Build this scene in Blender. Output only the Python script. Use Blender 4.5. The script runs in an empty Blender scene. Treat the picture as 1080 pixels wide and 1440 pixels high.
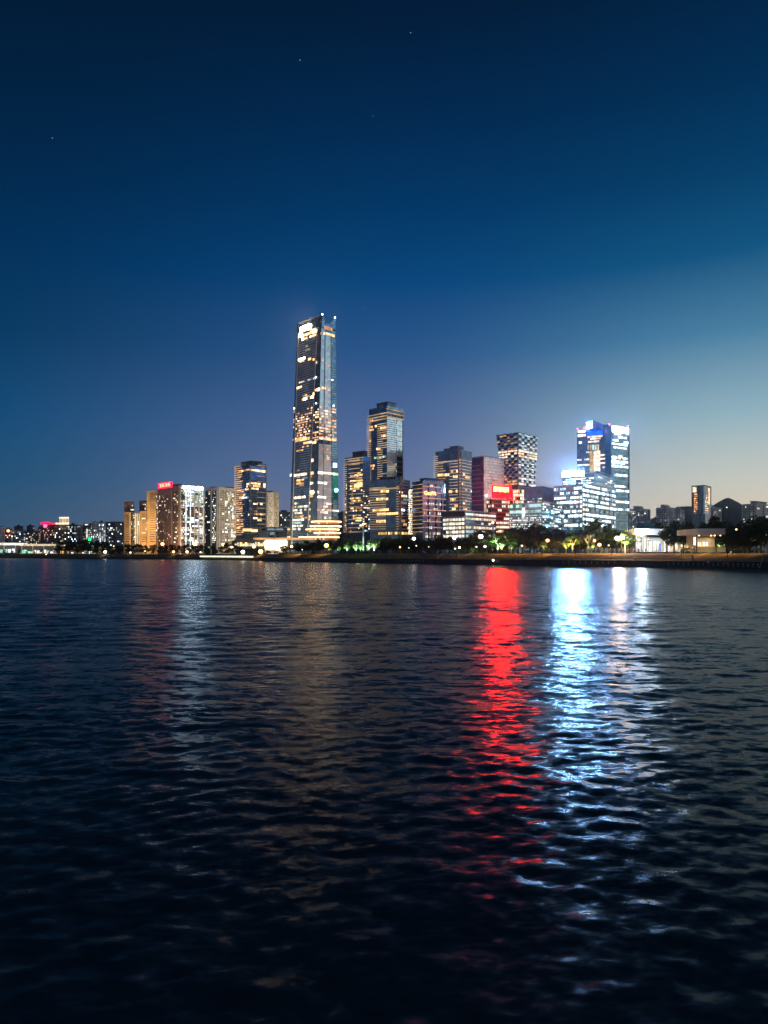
import bpy, math, random
from mathutils import Vector, Matrix
R = math.radians
rnd = random.Random(11)
scene = bpy.context.scene
col = scene.collection
HALO_HAZE = .00005
K, H0, HY = 960.0, 4.0, 780.0          # focal length (photo px), eye height (m), horizon row
ZG = 4.5                               # level of the park and the city behind the bank

def W(x, y, Y): return Vector(((x-540)/K*Y, Y, H0+(HY-y)/K*Y))
def zat(y, Y): return H0+(HY-y)/K*Y

# ------------------------------------------------------------------ materials
M = {}
def _new(name):
    m = bpy.data.materials.new(name); m.use_nodes = True
    nt = m.node_tree; nt.nodes.clear(); M[name] = m
    return m, nt, nt.nodes.new('ShaderNodeOutputMaterial')
def mat(name, c, rough=.7, metal=0, var=.25, scale=.15, bump=0, ior=1.45):
    m, nt, out = _new(name); N, L = nt.nodes, nt.links
    b = N.new('ShaderNodeBsdfPrincipled'); L.new(b.outputs[0], out.inputs[0])
    b.inputs['Roughness'].default_value = rough; b.inputs['Metallic'].default_value = metal; b.inputs['IOR'].default_value = ior
    tc = N.new('ShaderNodeTexCoord'); no = N.new('ShaderNodeTexNoise'); no.inputs['Scale'].default_value = scale
    no.inputs['Detail'].default_value = 4
    L.new(tc.outputs['Object'], no.inputs['Vector'])
    mr = N.new('ShaderNodeMapRange'); mr.inputs[1].default_value = .3; mr.inputs[2].default_value = .7
    mr.inputs[3].default_value = 1-var; mr.inputs[4].default_value = 1+var
    L.new(no.outputs[0], mr.inputs[0])
    mx = N.new('ShaderNodeVectorMath'); mx.operation = 'SCALE'; mx.inputs[0].default_value = c
    L.new(mr.outputs[0], mx.inputs['Scale']); L.new(mx.outputs[0], b.inputs['Base Color'])
    if bump:
        bp = N.new('ShaderNodeBump'); bp.inputs['Strength'].default_value = bump; L.new(no.outputs[0], bp.inputs['Height'])
        L.new(bp.outputs[0], b.inputs['Normal'])
    return m
def glass(name, c, metal=.75, rough=.1, cell=3.6, var=.35, tilt=.012):
    """coated curtain wall: each pane differs a little in tint and sits a little out of true"""
    m, nt, out = _new(name); N, L = nt.nodes, nt.links
    b = N.new('ShaderNodeBsdfPrincipled'); L.new(b.outputs[0], out.inputs[0])
    b.inputs['Roughness'].default_value = rough; b.inputs['Metallic'].default_value = metal
    g = N.new('ShaderNodeNewGeometry'); s = N.new('ShaderNodeVectorMath'); s.operation = 'SCALE'; s.inputs['Scale'].default_value = 1/cell
    L.new(g.outputs['Position'], s.inputs[0])
    f = N.new('ShaderNodeVectorMath'); f.operation = 'FLOOR'; L.new(s.outputs[0], f.inputs[0])
    w = N.new('ShaderNodeTexWhiteNoise'); L.new(f.outputs[0], w.inputs['Vector'])
    mr = N.new('ShaderNodeMapRange'); mr.inputs[3].default_value = 1-var; mr.inputs[4].default_value = 1+var
    L.new(w.outputs['Value'], mr.inputs[0])
    mx = N.new('ShaderNodeVectorMath'); mx.operation = 'SCALE'; mx.inputs[0].default_value = c
    L.new(mr.outputs[0], mx.inputs['Scale']); L.new(mx.outputs[0], b.inputs['Base Color'])
    sb = N.new('ShaderNodeVectorMath'); sb.operation = 'SUBTRACT'; sb.inputs[1].default_value = (.5, .5, .5)
    L.new(w.outputs['Color'], sb.inputs[0])
    sc = N.new('ShaderNodeVectorMath'); sc.operation = 'SCALE'; sc.inputs['Scale'].default_value = tilt*2; L.new(sb.outputs[0], sc.inputs[0])
    ad = N.new('ShaderNodeVectorMath'); ad.operation = 'ADD'; L.new(g.outputs['Normal'], ad.inputs[0]); L.new(sc.outputs[0], ad.inputs[1])
    nm = N.new('ShaderNodeVectorMath'); nm.operation = 'NORMALIZE'; L.new(ad.outputs[0], nm.inputs[0]); L.new(nm.outputs[0], b.inputs['Normal'])
    return m
def emis(name, c, s, var=.5, scale=.35, sample=False):
    """lit interior, lamp or painted glow: brightness varies through the room behind the glass"""
    m, nt, out = _new(name); N, L = nt.nodes, nt.links
    e = N.new('ShaderNodeEmission'); e.inputs[0].default_value = (*c, 1); L.new(e.outputs[0], out.inputs[0])
    if var:
        g = N.new('ShaderNodeNewGeometry'); no = N.new('ShaderNodeTexNoise'); no.inputs['Scale'].default_value = scale
        L.new(g.outputs['Position'], no.inputs['Vector'])
        mr = N.new('ShaderNodeMapRange'); mr.inputs[1].default_value = .3; mr.inputs[2].default_value = .7
        mr.inputs[3].default_value = s*(1-var); mr.inputs[4].default_value = s*(1+var)
        L.new(no.outputs[0], mr.inputs[0]); L.new(mr.outputs[0], e.inputs[1])
    else: e.inputs[1].default_value = s
    m.cycles.emission_sampling = 'AUTO' if sample else 'NONE'
    return m

glass('glass_navy', (.11, .19, .30), .7, .24)
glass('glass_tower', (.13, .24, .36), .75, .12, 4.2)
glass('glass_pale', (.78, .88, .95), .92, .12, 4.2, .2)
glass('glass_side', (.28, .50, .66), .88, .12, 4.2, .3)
glass('glass_teal', (.22, .38, .45), .75, .12, 3.8)
glass('glass_violet', (.13, .14, .25), .6, .12)
glass('glass_rose', (.85, .68, .70), .8, .14, 3.8, .2)
glass('glass_matte', (.07, .12, .19), .3, .5)
glass('glass_red', (.32, .15, .15), .15, .5, 3.8, .3)
glass('glass_blue', (.10, .2, .6), .6, .15)
glass('pane_dark', (.03, .05, .07), .3, .1, 2.5, .4)
mat('concrete', (.30, .29, .28), .8)
mat('concrete_dark', (.10, .11, .13), .8)
mat('roof_dark', (.06, .07, .09), .7)
mat('tan_stone', (.42, .29, .17), .8)
mat('cream_stone', (.66, .60, .50), .8)
mat('pale_stone', (.66, .68, .68), .8)
mat('brown_brick', (.30, .20, .17), .8)
mat('slab_tan', (.48, .37, .24), .7)
mat('slab_pale', (.55, .55, .55), .6)
mat('slab_grey', (.26, .30, .34), .6)
mat('slab_rose', (.70, .40, .38), .6)
mat('metal_dark', (.05, .055, .06), .5, .6)
mat('metal_white', (.6, .62, .64), .4, .2)
mat('white_paint', (.72, .71, .69), .6)
mat('green_paint', (.45, .52, .42), .6)
mat('teal_paint', (.06, .28, .32), .5)
mat('quay_stone', (.085, .09, .10), .8, 0, .4, .6, .3)
mat('quay_pale', (.20, .20, .20), .8, 0, .4, .6, .2)
mat('wet_wall', (.03, .032, .036), .6, 0, .5, .8, .4)
mat('dry_lawn', (.19, .125, .045), .95, 0, .45, .35, .4)
mat('dark_soil', (.035, .04, .025), .95, 0, .4, .5, .4)
mat('paving', (.16, .15, .14), .8, 0, .3, .5)
mat('bark', (.11, .085, .06), .9, 0, .3, 2, .4)
mat('bark_pale', (.32, .30, .28), .9, 0, .3, 2, .3)
mat('hill_rock', (.012, .026, .05), .95, 0, .4, .01, .5)
mat('skin', (.45, .28, .2), .6); mat('cloth_white', (.7, .7, .7), .8); mat('cloth_dark', (.03, .035, .05), .8)
mat('cloth_red', (.5, .04, .04), .8); mat('cloth_blue', (.06, .12, .35), .8); mat('hair_black', (.01, .01, .01), .6)
mat('trouser', (.04, .045, .06), .8)
mat('car_paint', (.2, .2, .22), .3, .4)
def leafmat(name, c):
    m, nt, out = _new(name); N, L = nt.nodes, nt.links
    b = N.new('ShaderNodeBsdfPrincipled'); b.inputs['Roughness'].default_value = .6
    t = N.new('ShaderNodeBsdfTranslucent'); ms = N.new('ShaderNodeMixShader'); ms.inputs[0].default_value = .3
    g = N.new('ShaderNodeNewGeometry')
    mr = N.new('ShaderNodeMapRange'); mr.inputs[3].default_value = .55; mr.inputs[4].default_value = 1.5
    L.new(g.outputs['Random Per Island'], mr.inputs[0])
    mx = N.new('ShaderNodeVectorMath'); mx.operation = 'SCALE'; mx.inputs[0].default_value = c
    L.new(mr.outputs[0], mx.inputs['Scale']); L.new(mx.outputs[0], b.inputs['Base Color']); L.new(mx.outputs[0], t.inputs[0])
    L.new(b.outputs[0], ms.inputs[1]); L.new(t.outputs[0], ms.inputs[2]); L.new(ms.outputs[0], out.inputs[0])
leafmat('leaf', (.045, .075, .025)); leafmat('leaf_olive', (.075, .085, .025)); leafmat('leaf_fresh', (.07, .13, .03))

# lit rooms: warm, cream and cool families
WARM = [emis('warm_a', (1, .46, .17), 1.15), emis('warm_b', (1, .56, .25), 1.9), emis('warm_c', (1, .42, .14), .6), emis('warm_d', (1, .62, .32), 3.2), emis('warm_e', (1, .48, .2), .3)]
CREAM = [emis('cream_a', (1, .80, .52), .85), emis('cream_b', (1, .84, .6), 1.6), emis('cream_c', (1, .78, .48), .4), emis('cream_d', (1, .9, .7), 3)]
COOL = [emis('cool_a', (.7, .9, 1), .7), emis('cool_b', (.88, .97, 1), 1.5), emis('cool_c', (.55, .8, .9), .32), emis('cool_d', (1, .92, .76), 1.2), emis('cool_e', (.65, .85, 1), 4.5)]
GOLD = [emis('gold_a', (1, .56, .17), 1.0), emis('gold_b', (1, .64, .25), 2.2), emis('gold_c', (1, .55, .15), .6)]
OFFICE = [emis('office_a', (.85, .95, 1), 2.2), emis('office_b', (.6, .84, 1), 5), emis('office_c', (.5, .78, 1), 6), emis('office_d', (1, .92, .75), 1.6), emis('office_e', (.6, .8, 1), 1)]
GREEN = [emis('green_a', (.35, .8, .55), .5), emis('green_b', (.5, .95, .7), 1.0)]
ROSE = [emis('rose_a', (1, .55, .4), .65), emis('rose_b', (1, .5, .3), 1.15), emis('rose_c', (1, .66, .5), 1.6), emis('rose_d', (1, .48, .32), .32)]
emis('sign_white', (.22, .52, 1), 820, .15, .2, True)
emis('sign_cool', (.24, .5, 1), 290, .15, .2, True)
emis('sign_blue', (.07, .3, 1), 190, .1, .2, True)
emis('blue_glow', (.006, .06, 1), 3, .3, .2)
emis('sign_red', (1, .0002, .0003), 165, .15, .2, True)
emis('sign_red_letters', (1, .03, .008), 180, .1, .2, True)
emis('red_panel', (1, .004, .05), 4, .2, .2)
emis('red_letters', (1, .12, .05), 9, .1, .2)
emis('neon_orange', (1, .3, .1), 7, .1, .2)
emis('neon_pink', (1, .06, .14), 5, .2, .2, True)
emis('magenta_lamp', (1, .1, .55), 6, .0)
emis('green_sign', (.02, 1, .12), 3, .2)
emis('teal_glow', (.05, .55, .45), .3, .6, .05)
emis('lamp_white', (1, .93, .8), 9, 0)
emis('lamp_warm', (1, .6, .22), 8, 0)
emis('lamp_orange', (1, .42, .12), 9, 0)
emis('lamp_small', (1, .85, .6), 3, 0)
emis('sign_office', (.42, .72, 1), 75, .1, .2, True)
emis('flood_white', (.6, .8, 1), 520, 0, 1, True)
emis('flood_warm', (1, .60, .24), 420, 0, 1, True)
emis('strip_gold', (1, .78, .38), 2.2, .4)
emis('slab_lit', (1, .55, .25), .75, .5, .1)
emis('slab_glow', (1, .66, .36), .52, .5, .08); emis('slab_glow_pale', (1, .80, .66), .48, .4, .08)  # weak glow put into the balcony slabs to make them look lit
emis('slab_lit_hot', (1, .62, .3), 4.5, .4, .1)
emis('pavilion_light', (1, .95, .85), 1.3, .4, .3)
emis('pavilion_warm', (1, .86, .6), 1.3, .5, .3)
emis('hall_light', (1, .78, .46), 13, .4, .3)
emis('star', (.8, .9, 1), .9, 0)
emis('beacon', (.8, .95, 1), 14, 0)

# ------------------------------------------------------------------ builders
def link(o, parent=None):
    col.objects.link(o)
    if parent is not None: o.parent = parent
    return o
def tag(o, label, cat, group=None, kind=None):
    o['label'] = label; o['category'] = cat
    if group: o['group'] = group
    if kind: o['kind'] = kind
    return o
def thing(name, label, cat, loc, group=None, rz=0):
    o = bpy.data.objects.new(name, None); o.location = loc; o.rotation_euler = (0, 0, rz); o.empty_display_size = .5
    link(o); return tag(o, label, cat, group)

class MB:
    def __init__(s): s.v = []; s.f = []; s.m = []; s.ms = []
    def mi(s, m):
        m = M[m] if isinstance(m, str) else m
        if m not in s.ms: s.ms.append(m)
        return s.ms.index(m)
    def poly(s, pts, m):
        n = len(s.v); s.v += [tuple(p) for p in pts]; s.f.append(tuple(range(n, n+len(pts)))); s.m.append(s.mi(m))
    def box8(s, p, m):                                   # p: 4 bottom (ccw), 4 top
        n = len(s.v); s.v += [tuple(q) for q in p]; k = s.mi(m)
        for f in ((3, 2, 1, 0), (4, 5, 6, 7), (0, 1, 5, 4), (1, 2, 6, 5), (2, 3, 7, 6), (3, 0, 4, 7)):
            s.f.append(tuple(n+i for i in f)); s.m.append(k)
    def box(s, x0, x1, y0, y1, z0, z1, m):
        s.box8([(x0, y0, z0), (x1, y0, z0), (x1, y1, z0), (x0, y1, z0), (x0, y0, z1), (x1, y0, z1), (x1, y1, z1), (x0, y1, z1)], m)
    def prism(s, base, top, m, mt=None):                 # rings of equal length, ccw seen from above
        n = len(s.v); k = len(base); s.v += [tuple(q) for q in base]+[tuple(q) for q in top]; a = s.mi(m)
        for i in range(k):
            j = (i+1) % k; s.f.append((n+i, n+j, n+k+j, n+k+i)); s.m.append(a)
        s.f.append(tuple(n+k+i for i in range(k))); s.m.append(s.mi(mt or m))
        s.f.append(tuple(n+i for i in reversed(range(k)))); s.m.append(a)
    def tube(s, pts, rs, m, k=7):
        pts = [Vector(p) for p in pts]; n = len(s.v); a = s.mi(m)
        for i, p in enumerate(pts):
            d = (pts[min(i+1, len(pts)-1)]-pts[max(i-1, 0)]).normalized()
            u = d.orthogonal().normalized() if abs(d.z) < .99 else Vector((1, 0, 0)); w = d.cross(u)
            for j in range(k):
                t = 2*math.pi*j/k; s.v.append(tuple(p+(u*math.cos(t)+w*math.sin(t))*rs[i]))
        for i in range(len(pts)-1):
            for j in range(k):
                q = n+i*k+j; r = n+i*k+(j+1) % k
                s.f.append((q, r, r+k, q+k)); s.m.append(a)
        s.f.append(tuple(n+j for j in reversed(range(k)))); s.m.append(a)
        e = n+(len(pts)-1)*k; s.f.append(tuple(e+j for j in range(k))); s.m.append(a)
    def ball(s, c, r, m, nu=10, nv=6, sz=1):
        c = Vector(c); n = len(s.v); a = s.mi(m)
        s.v.append((c.x, c.y, c.z-r*sz))
        for i in range(1, nv):
            t = math.pi*i/nv
            for j in range(nu):
                p = 2*math.pi*j/nu; s.v.append((c.x+r*math.sin(t)*math.cos(p), c.y+r*math.sin(t)*math.sin(p), c.z-r*sz*math.cos(t)))
        s.v.append((c.x, c.y, c.z+r*sz)); e = len(s.v)-1
        for j in range(nu):
            j2 = (j+1) % nu
            s.f.append((n, n+1+j2, n+1+j)); s.m.append(a)
            for i in range(nv-2):
                q = n+1+i*nu
                s.f.append((q+j, q+j2, q+nu+j2, q+nu+j)); s.m.append(a)
            q = n+1+(nv-2)*nu; s.f.append((q+j, q+j2, e)); s.m.append(a)
    def build(s, name, parent=None, smooth=False, local=False, loc=None):
        me = bpy.data.meshes.new(name)
        if parent is not None and not local:
            o = parent; L = Vector((0, 0, 0))
            while o is not None: L += o.location; o = o.parent
            v = [(a-L.x, b-L.y, c-L.z) for a, b, c in s.v]
        elif loc is not None and not local:
            v = [(a-loc[0], b-loc[1], c-loc[2]) for a, b, c in s.v]
        else: v = s.v
        me.from_pydata(v, [], s.f)
        for m in s.ms: me.materials.append(m)
        me.polygons.foreach_set('material_index', s.m)
        if smooth: me.polygons.foreach_set('use_smooth', [True]*len(s.f))
        me.update()
        o = bpy.data.objects.new(name, me)
        if loc is not None: o.location = loc
        return link(o, parent)

class Face:
    """one wall of a building, addressed by s (left to right) and t (bottom to top) in 0..1"""
    def __init__(f, BL, BR, TL, TR):
        f.BL, f.BR, f.TL, f.TR = map(Vector, (BL, BR, TL, TR))
        f.n = (f.BR-f.BL).cross(f.TL-f.BL).normalized()
        f.w = (f.BR-f.BL).length; f.h = (f.TL-f.BL).length
    def P(f, s, t, o=0):
        a = f.BL.lerp(f.BR, s); b = f.TL.lerp(f.TR, s); return a.lerp(b, t)+f.n*o
    def T(f, y, s=.5):                                   # t at which this wall crosses photo row y
        p, q = f.P(s, 0), f.P(s, 1)
        r0 = (p.z-H0)/p.y*K; r1 = (q.z-H0)/q.y*K
        return (HY-y-r0)/(r1-r0)
    def S(f, x, t=.5):
        p, q = f.P(0, t), f.P(1, t); k = (x-540)/K
        d = q-p; return (k*p.y-p.x)/(d.x-k*d.y)
    def pts(f, s0, s1, t0, t1, out, inn):
        P = f.P
        return [P(s0, t0, out), P(s1, t0, out), P(s1, t0, -inn), P(s0, t0, -inn), P(s0, t1, out), P(s1, t1, out), P(s1, t1, -inn), P(s0, t1, -inn)]
    def box(f, mb, s0, s1, t0, t1, out, m, inn=.1): mb.box8(f.pts(s0, s1, t0, t1, out, inn), m)
    def sheet(f, mb, s0, s1, t0, t1, out, m):             # LED face of a sign cabinet
        mb.poly([f.P(s0, t0, out), f.P(s1, t0, out), f.P(s1, t1, out), f.P(s0, t1, out)], m)
    def lines(f, mb, s0, s1, ts, th, out, m):
        d = th/2/f.h
        for t in ts: f.box(mb, s0, s1, t-d, t+d, out, m)
    def posts(f, mb, ss, w, t0, t1, out, m):
        d = w/2/f.w
        for s in ss: f.box(mb, s-d, s+d, t0, t1, out, m)

class B:
    """a building seen at its corner: left, corner and right column in the photo, top row, distance of the corner"""
    def __init__(b, name, label, cat, xl, xc, xr, yt, Y, a, wall, roof='roof_dark', group=None, z0=ZG, xlb=None, xrb=None, flat=False):
        b.Y = Y; a = R(a); z1 = zat(yt, Y); b.z0, b.z1 = z0, z1; b.wins = []
        def foot(xl, xr):
            C = Vector(((xc-540)/K*Y, Y)); kl, kr = (xl-540)/K, (xr-540)/K
            t = (C.x-kl*C.y)/(math.cos(a)+kl*math.sin(a)); Lc = C+Vector((-math.cos(a), math.sin(a)))*t
            t = (kr*C.y-C.x)/(math.sin(a)-kr*math.cos(a)); Rc = C+Vector((math.sin(a), math.cos(a)))*t
            return Lc, C, Rc, Lc+Rc-C
        tp = foot(xl, xr); bs = foot(xlb if xlb is not None else xl, xrb if xrb is not None else xr)
        c = (bs[0]+bs[2])/2
        b.root = thing(name, label, cat, (c.x, c.y, z0), group)
        v = lambda p, z: Vector((p.x, p.y, z))
        b.tp, b.bs = tp, bs
        m = MB(); m.prism([v(bs[i], z0) for i in (0, 1, 2, 3)], [v(tp[i], z1) for i in (0, 1, 2, 3)], wall, roof)
        b.body = m.build('wall', b.root)
        b.L = Face(v(bs[0], z0), v(bs[1], z0), v(tp[0], z1), v(tp[1], z1))
        b.R = Face(v(bs[1], z0), v(bs[2], z0), v(tp[1], z1), v(tp[2], z1))
    def roofbox(b, u0, u1, v0, v1, h, m='roof_dark', name='roof_plant_room', lift=0, rim=True):
        """box on the roof: u along the left wall (0 left end, 1 corner), v away from it"""
        z = b.z1+lift; Lc, C, Rc, Q = b.tp
        def q(u, w, zz): p = Lc.lerp(C, u)+(Rc-C)*w; return Vector((p.x, p.y, zz))
        mb = MB(); mb.box8([q(u0, v0, z), q(u1, v0, z), q(u1, v1, z), q(u0, v1, z), q(u0, v0, z+h), q(u1, v0, z+h), q(u1, v1, z+h), q(u0, v1, z+h)], m)
        if rim:
            e = .03; mb.box8([q(u0-e, v0-e, z+h), q(u1+e, v0-e, z+h), q(u1+e, v1+e, z+h), q(u0-e, v1+e, z+h)]+[q(u0-e, v0-e, z+h+.5), q(u1+e, v0-e, z+h+.5), q(u1+e, v1+e, z+h+.5), q(u0-e, v1+e, z+h+.5)], 'concrete_dark')
        return mb.build(name, b.root)
    def parapet(b, h=1.2, th=.6, m='concrete'):
        mb = MB()
        for F in (b.L, b.R):
            F.box(mb, 0, 1, 1, 1+h/F.h, .15, m, th)
        return mb.build('parapet', b.root)
    def win(b, F, s0, s1, t0, t1, m, out=.12, pr=1):
        b.wins.append((F.pts(s0, s1, t0, t1, out, .05), m, pr*(s1-s0)*F.w*(t1-t0)*F.h))
    def grid(b, F, s0, s1, t0, t1, nb, nf, p, pal, wf=.7, hf=.6, dark='pane_dark', run=.0, keep=1, out=.12, rows=None, seed=None):
        """windows in bays and floors; lit ones come in runs; 'dark' gives unlit panes, None leaves the curtain wall"""
        r = random.Random(seed if seed is not None else rnd.random()); ds = (s1-s0)/nb; dt = (t1-t0)/nf
        for j in range(nf):
            p_ = p; p = min(.95, p*1.25) if b.Y < 1200 else p; on = r.random() < p; m = r.choice(pal); pj = p*r.choice((.4, 1, 1, 1.5)) if run else p
            if rows and j in rows: pj = rows[j]
            for i in range(nb):
                if r.random() > run: on = r.random() < pj; m = r.choice(pal)
                a0 = s0+(i+.5-wf/2)*ds; a1 = s0+(i+.5+wf/2)*ds; c0 = t0+(j+.5-hf/2)*dt; c1 = t0+(j+.5+hf/2)*dt
                if on: b.win(F, a0, a1, c0, c1, m, out)
                elif dark: b.wins.append((F.pts(a0, a1, c0, c1, out*.6, .05), dark, .001*(a1-a0)*F.w*(c1-c0)*F.h))
            p = p_
    def runs(b, F, ypx, x0, x1, n, pal, hpx=2.2, p=1.0, gap=.12, out=.15):
        """a lit storey: n windows between two photo columns at a photo row (measured mid-run)"""
        s0, s1 = F.S(x0), F.S(x1); s0, s1 = max(0.0, min(s0, s1)), min(1.0, max(s0, s1)); t = F.T(ypx, (s0+s1)/2); dt = hpx/2*b.Y/K/F.h; ds = (s1-s0)/n
        for i in range(n):
            if rnd.random() < p: b.win(F, s0+(i+gap/2)*ds, s0+(i+1-gap/2)*ds, t-dt, t+dt, rnd.choice(pal), out, 3)
    def flush(b, cap=95):
        b.wins.sort(key=lambda w: -w[2])
        for k, (p, m, _) in enumerate(b.wins[:cap]):
            mb = MB(); mb.box8(p, m); mb.build('window', b.root)
        rest = b.wins[cap:]
        if rest:
            mb = MB()
            for p, m, _ in rest: mb.box8(p, m)
            o = mb.build('window', b.root); o['kind'] = 'stuff'
        b.wins = []
    def bands(b, name, spec):
        """spec: (face, s0, s1, [t...], thickness, out, material)"""
        mb = MB()
        for F, s0, s1, ts, th, out, m in spec: F.lines(mb, s0, s1, ts, th, out, m)
        return mb.build(name, b.root)

def frange(a, b, n): return [a+(b-a)*(i+.5)/n for i in range(n)]
def text_sign(s, F, x0, x1, yc, parent, mt, name='sign_lettering', out=.8, hpx=6, Y=700):
    cu = bpy.data.curves.new(name, 'FONT'); cu.body = s; cu.extrude = .15; cu.align_x = 'CENTER'; cu.align_y = 'CENTER'
    cu.materials.append(M[mt]); o = bpy.data.objects.new(name, cu)
    sc = (F.S(x0)+F.S(x1))/2; p = F.P(sc, F.T(yc, sc), out); d = (F.BR-F.BL)
    bpy.context.view_layer.update()
    w = abs(F.S(x1)-F.S(x0))*F.w; link(o); bpy.context.view_layer.update()
    cu.size = w/max(o.dimensions.x, .1)
    ys = hpx*Y/K/(cu.size*.72)
    o.scale = (1, ys, 1); o.rotation_euler = (R(90), 0, math.atan2(d.y, d.x)); L = Vector((0, 0, 0)); q = parent
    while q is not None: L += q.location; q = q.parent
    me = bpy.data.meshes.new_from_object(o.evaluated_get(bpy.context.evaluated_depsgraph_get())); q = bpy.data.objects.new(name, me); q.scale, q.rotation_euler = o.scale, o.rotation_euler
    bpy.data.objects.remove(o); link(q, parent); q.location = p-L; return q

# ------------------------------------------------------------------ camera, sky
cam = bpy.data.cameras.new('camera'); co = bpy.data.objects.new('camera', cam); col.objects.link(co); scene.camera = co
co.location = (0, 0, H0); co.rotation_euler = (R(90), 0, 0)
cam.sensor_fit = 'VERTICAL'; cam.sensor_height = 36; cam.lens = 36*K/1440; cam.shift_y = 60/1440; cam.clip_start = .1; cam.clip_end = 30000
w = bpy.data.worlds.new('World'); scene.world = w; w.use_nodes = True; nt = w.node_tree; N, L = nt.nodes, nt.links
bg = N['Background']; tc = N.new('ShaderNodeTexCoord'); sp = N.new('ShaderNodeSeparateXYZ'); L.new(tc.outputs['Generated'], sp.inputs[0])
def s2l(h):
    c = [int(h[i:i+2], 16)/255 for i in (0, 2, 4)]
    return tuple(x/12.92 if x <= .04045 else ((x+.055)/1.055)**2.4 for x in c)+(1,)
def ramp(stops):
    r = N.new('ShaderNodeValToRGB'); L.new(sp.outputs['Z'], r.inputs[0]); e = r.color_ramp.elements
    for i, (p, c) in enumerate(stops):
        q = e[i] if i < 2 else e.new(p)
        q.position = p; q.color = s2l(c)
    return r
SKY_L = [(0, '3c5672'), (.05, '2f5876'), (.10, '1a5276'), (.18, '084a76'), (.28, '04385f'), (.37, '033058'), (.45, '03274a'), (.53, '02203d'), (.62, '021930'), (.8, '020f20'), (1, '020b18')]
SKY_C = [(0, '918a96'), (.05, '7d849e'), (.10, '69799f'), (.18, '526b99'), (.28, '2c578b'), (.37, '08467c'), (.45, '033866'), (.53, '032b52'), (.62, '031d3a'), (.8, '031530'), (1, '021024')]
SKY_R = [(0, 'f0daae'), (.05, 'e6d6ba'), (.10, 'cbcdc2'), (.18, '94b4c0'), (.28, '4a80a2'), (.37, '105480'), (.45, '053e68'), (.53, '032e54'), (.62, '03203e'), (.8, '031832'), (1, '021228')]
SKY_S = [(0, 'f6dcb4'), (.05, 'ecdcc4'), (.10, 'e8e4d8'), (.18, 'c8dce4'), (.28, 'a2cade'), (.37, '72a8cc'), (.45, '2a6796'), (.53, '124a78'), (.62, '083256'), (.8, '031832'), (1, '021228')]   # where the sun went down, off to the right
SKY_B = [(0, 'e8dccc'), (.08, 'c2bcba'), (.2, '667590'), (.4, '1a3a60'), (.6, '06203f'), (1, '021024')]          # behind the viewer, glow added to brighten the pale facades
rl, rc, rr, rs, rb = ramp(SKY_L), ramp(SKY_C), ramp(SKY_R), ramp(SKY_S), ramp(SKY_B)
def math_(op, a, b=None, c=None):
    n = N.new('ShaderNodeMath'); n.operation = op
    for i, v in enumerate((a, b, c)):
        if v is None: continue
        if isinstance(v, (int, float)): n.inputs[i].default_value = v
        else: L.new(v, n.inputs[i])
    return n.outputs[0]
az = math_('ARCTAN2', sp.outputs['X'], sp.outputs['Y'])        # 0 straight over the lake, + to the right
def seg(lo, hi):
    m = N.new('ShaderNodeMapRange'); m.interpolation_type = 'SMOOTHSTEP'; m.inputs[1].default_value = lo; m.inputs[2].default_value = hi; L.new(az, m.inputs[0]); return m.outputs[0]
def mix(f, a, b):
    m = N.new('ShaderNodeMix'); m.data_type = 'RGBA'; L.new(f, m.inputs[0]); L.new(a, m.inputs[6]); L.new(b, m.inputs[7]); return m.outputs[2]
sky = mix(seg(.0, .50), mix(seg(-.62, .06), rl.outputs[0], rc.outputs[0]), rr.outputs[0])
sky = mix(seg(.55, 1.1), sky, rs.outputs[0])
bk = N.new('ShaderNodeMapRange'); bk.interpolation_type = 'SMOOTHSTEP'; bk.inputs[1].default_value = .1; bk.inputs[2].default_value = -.75; L.new(sp.outputs['Y'], bk.inputs[0])
sky = mix(bk.outputs[0], sky, rb.outputs[0])
L.new(sky, bg.inputs[0]); bg.inputs[1].default_value = 1
scene.view_settings.view_transform = 'Standard'; scene.view_settings.look = 'None'; scene.view_settings.exposure = 0; scene.view_settings.gamma = 1
cy = scene.cycles; cy.use_denoising = True; cy.sample_clamp_indirect = 60; cy.sample_clamp_direct = 0; cy.max_bounces = 6
cy.glossy_bounces = 3; cy.diffuse_bounces = 2; cy.caustics_reflective = False; cy.blur_glossy = .3
try: cy.use_light_tree = True
except Exception: pass

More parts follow.
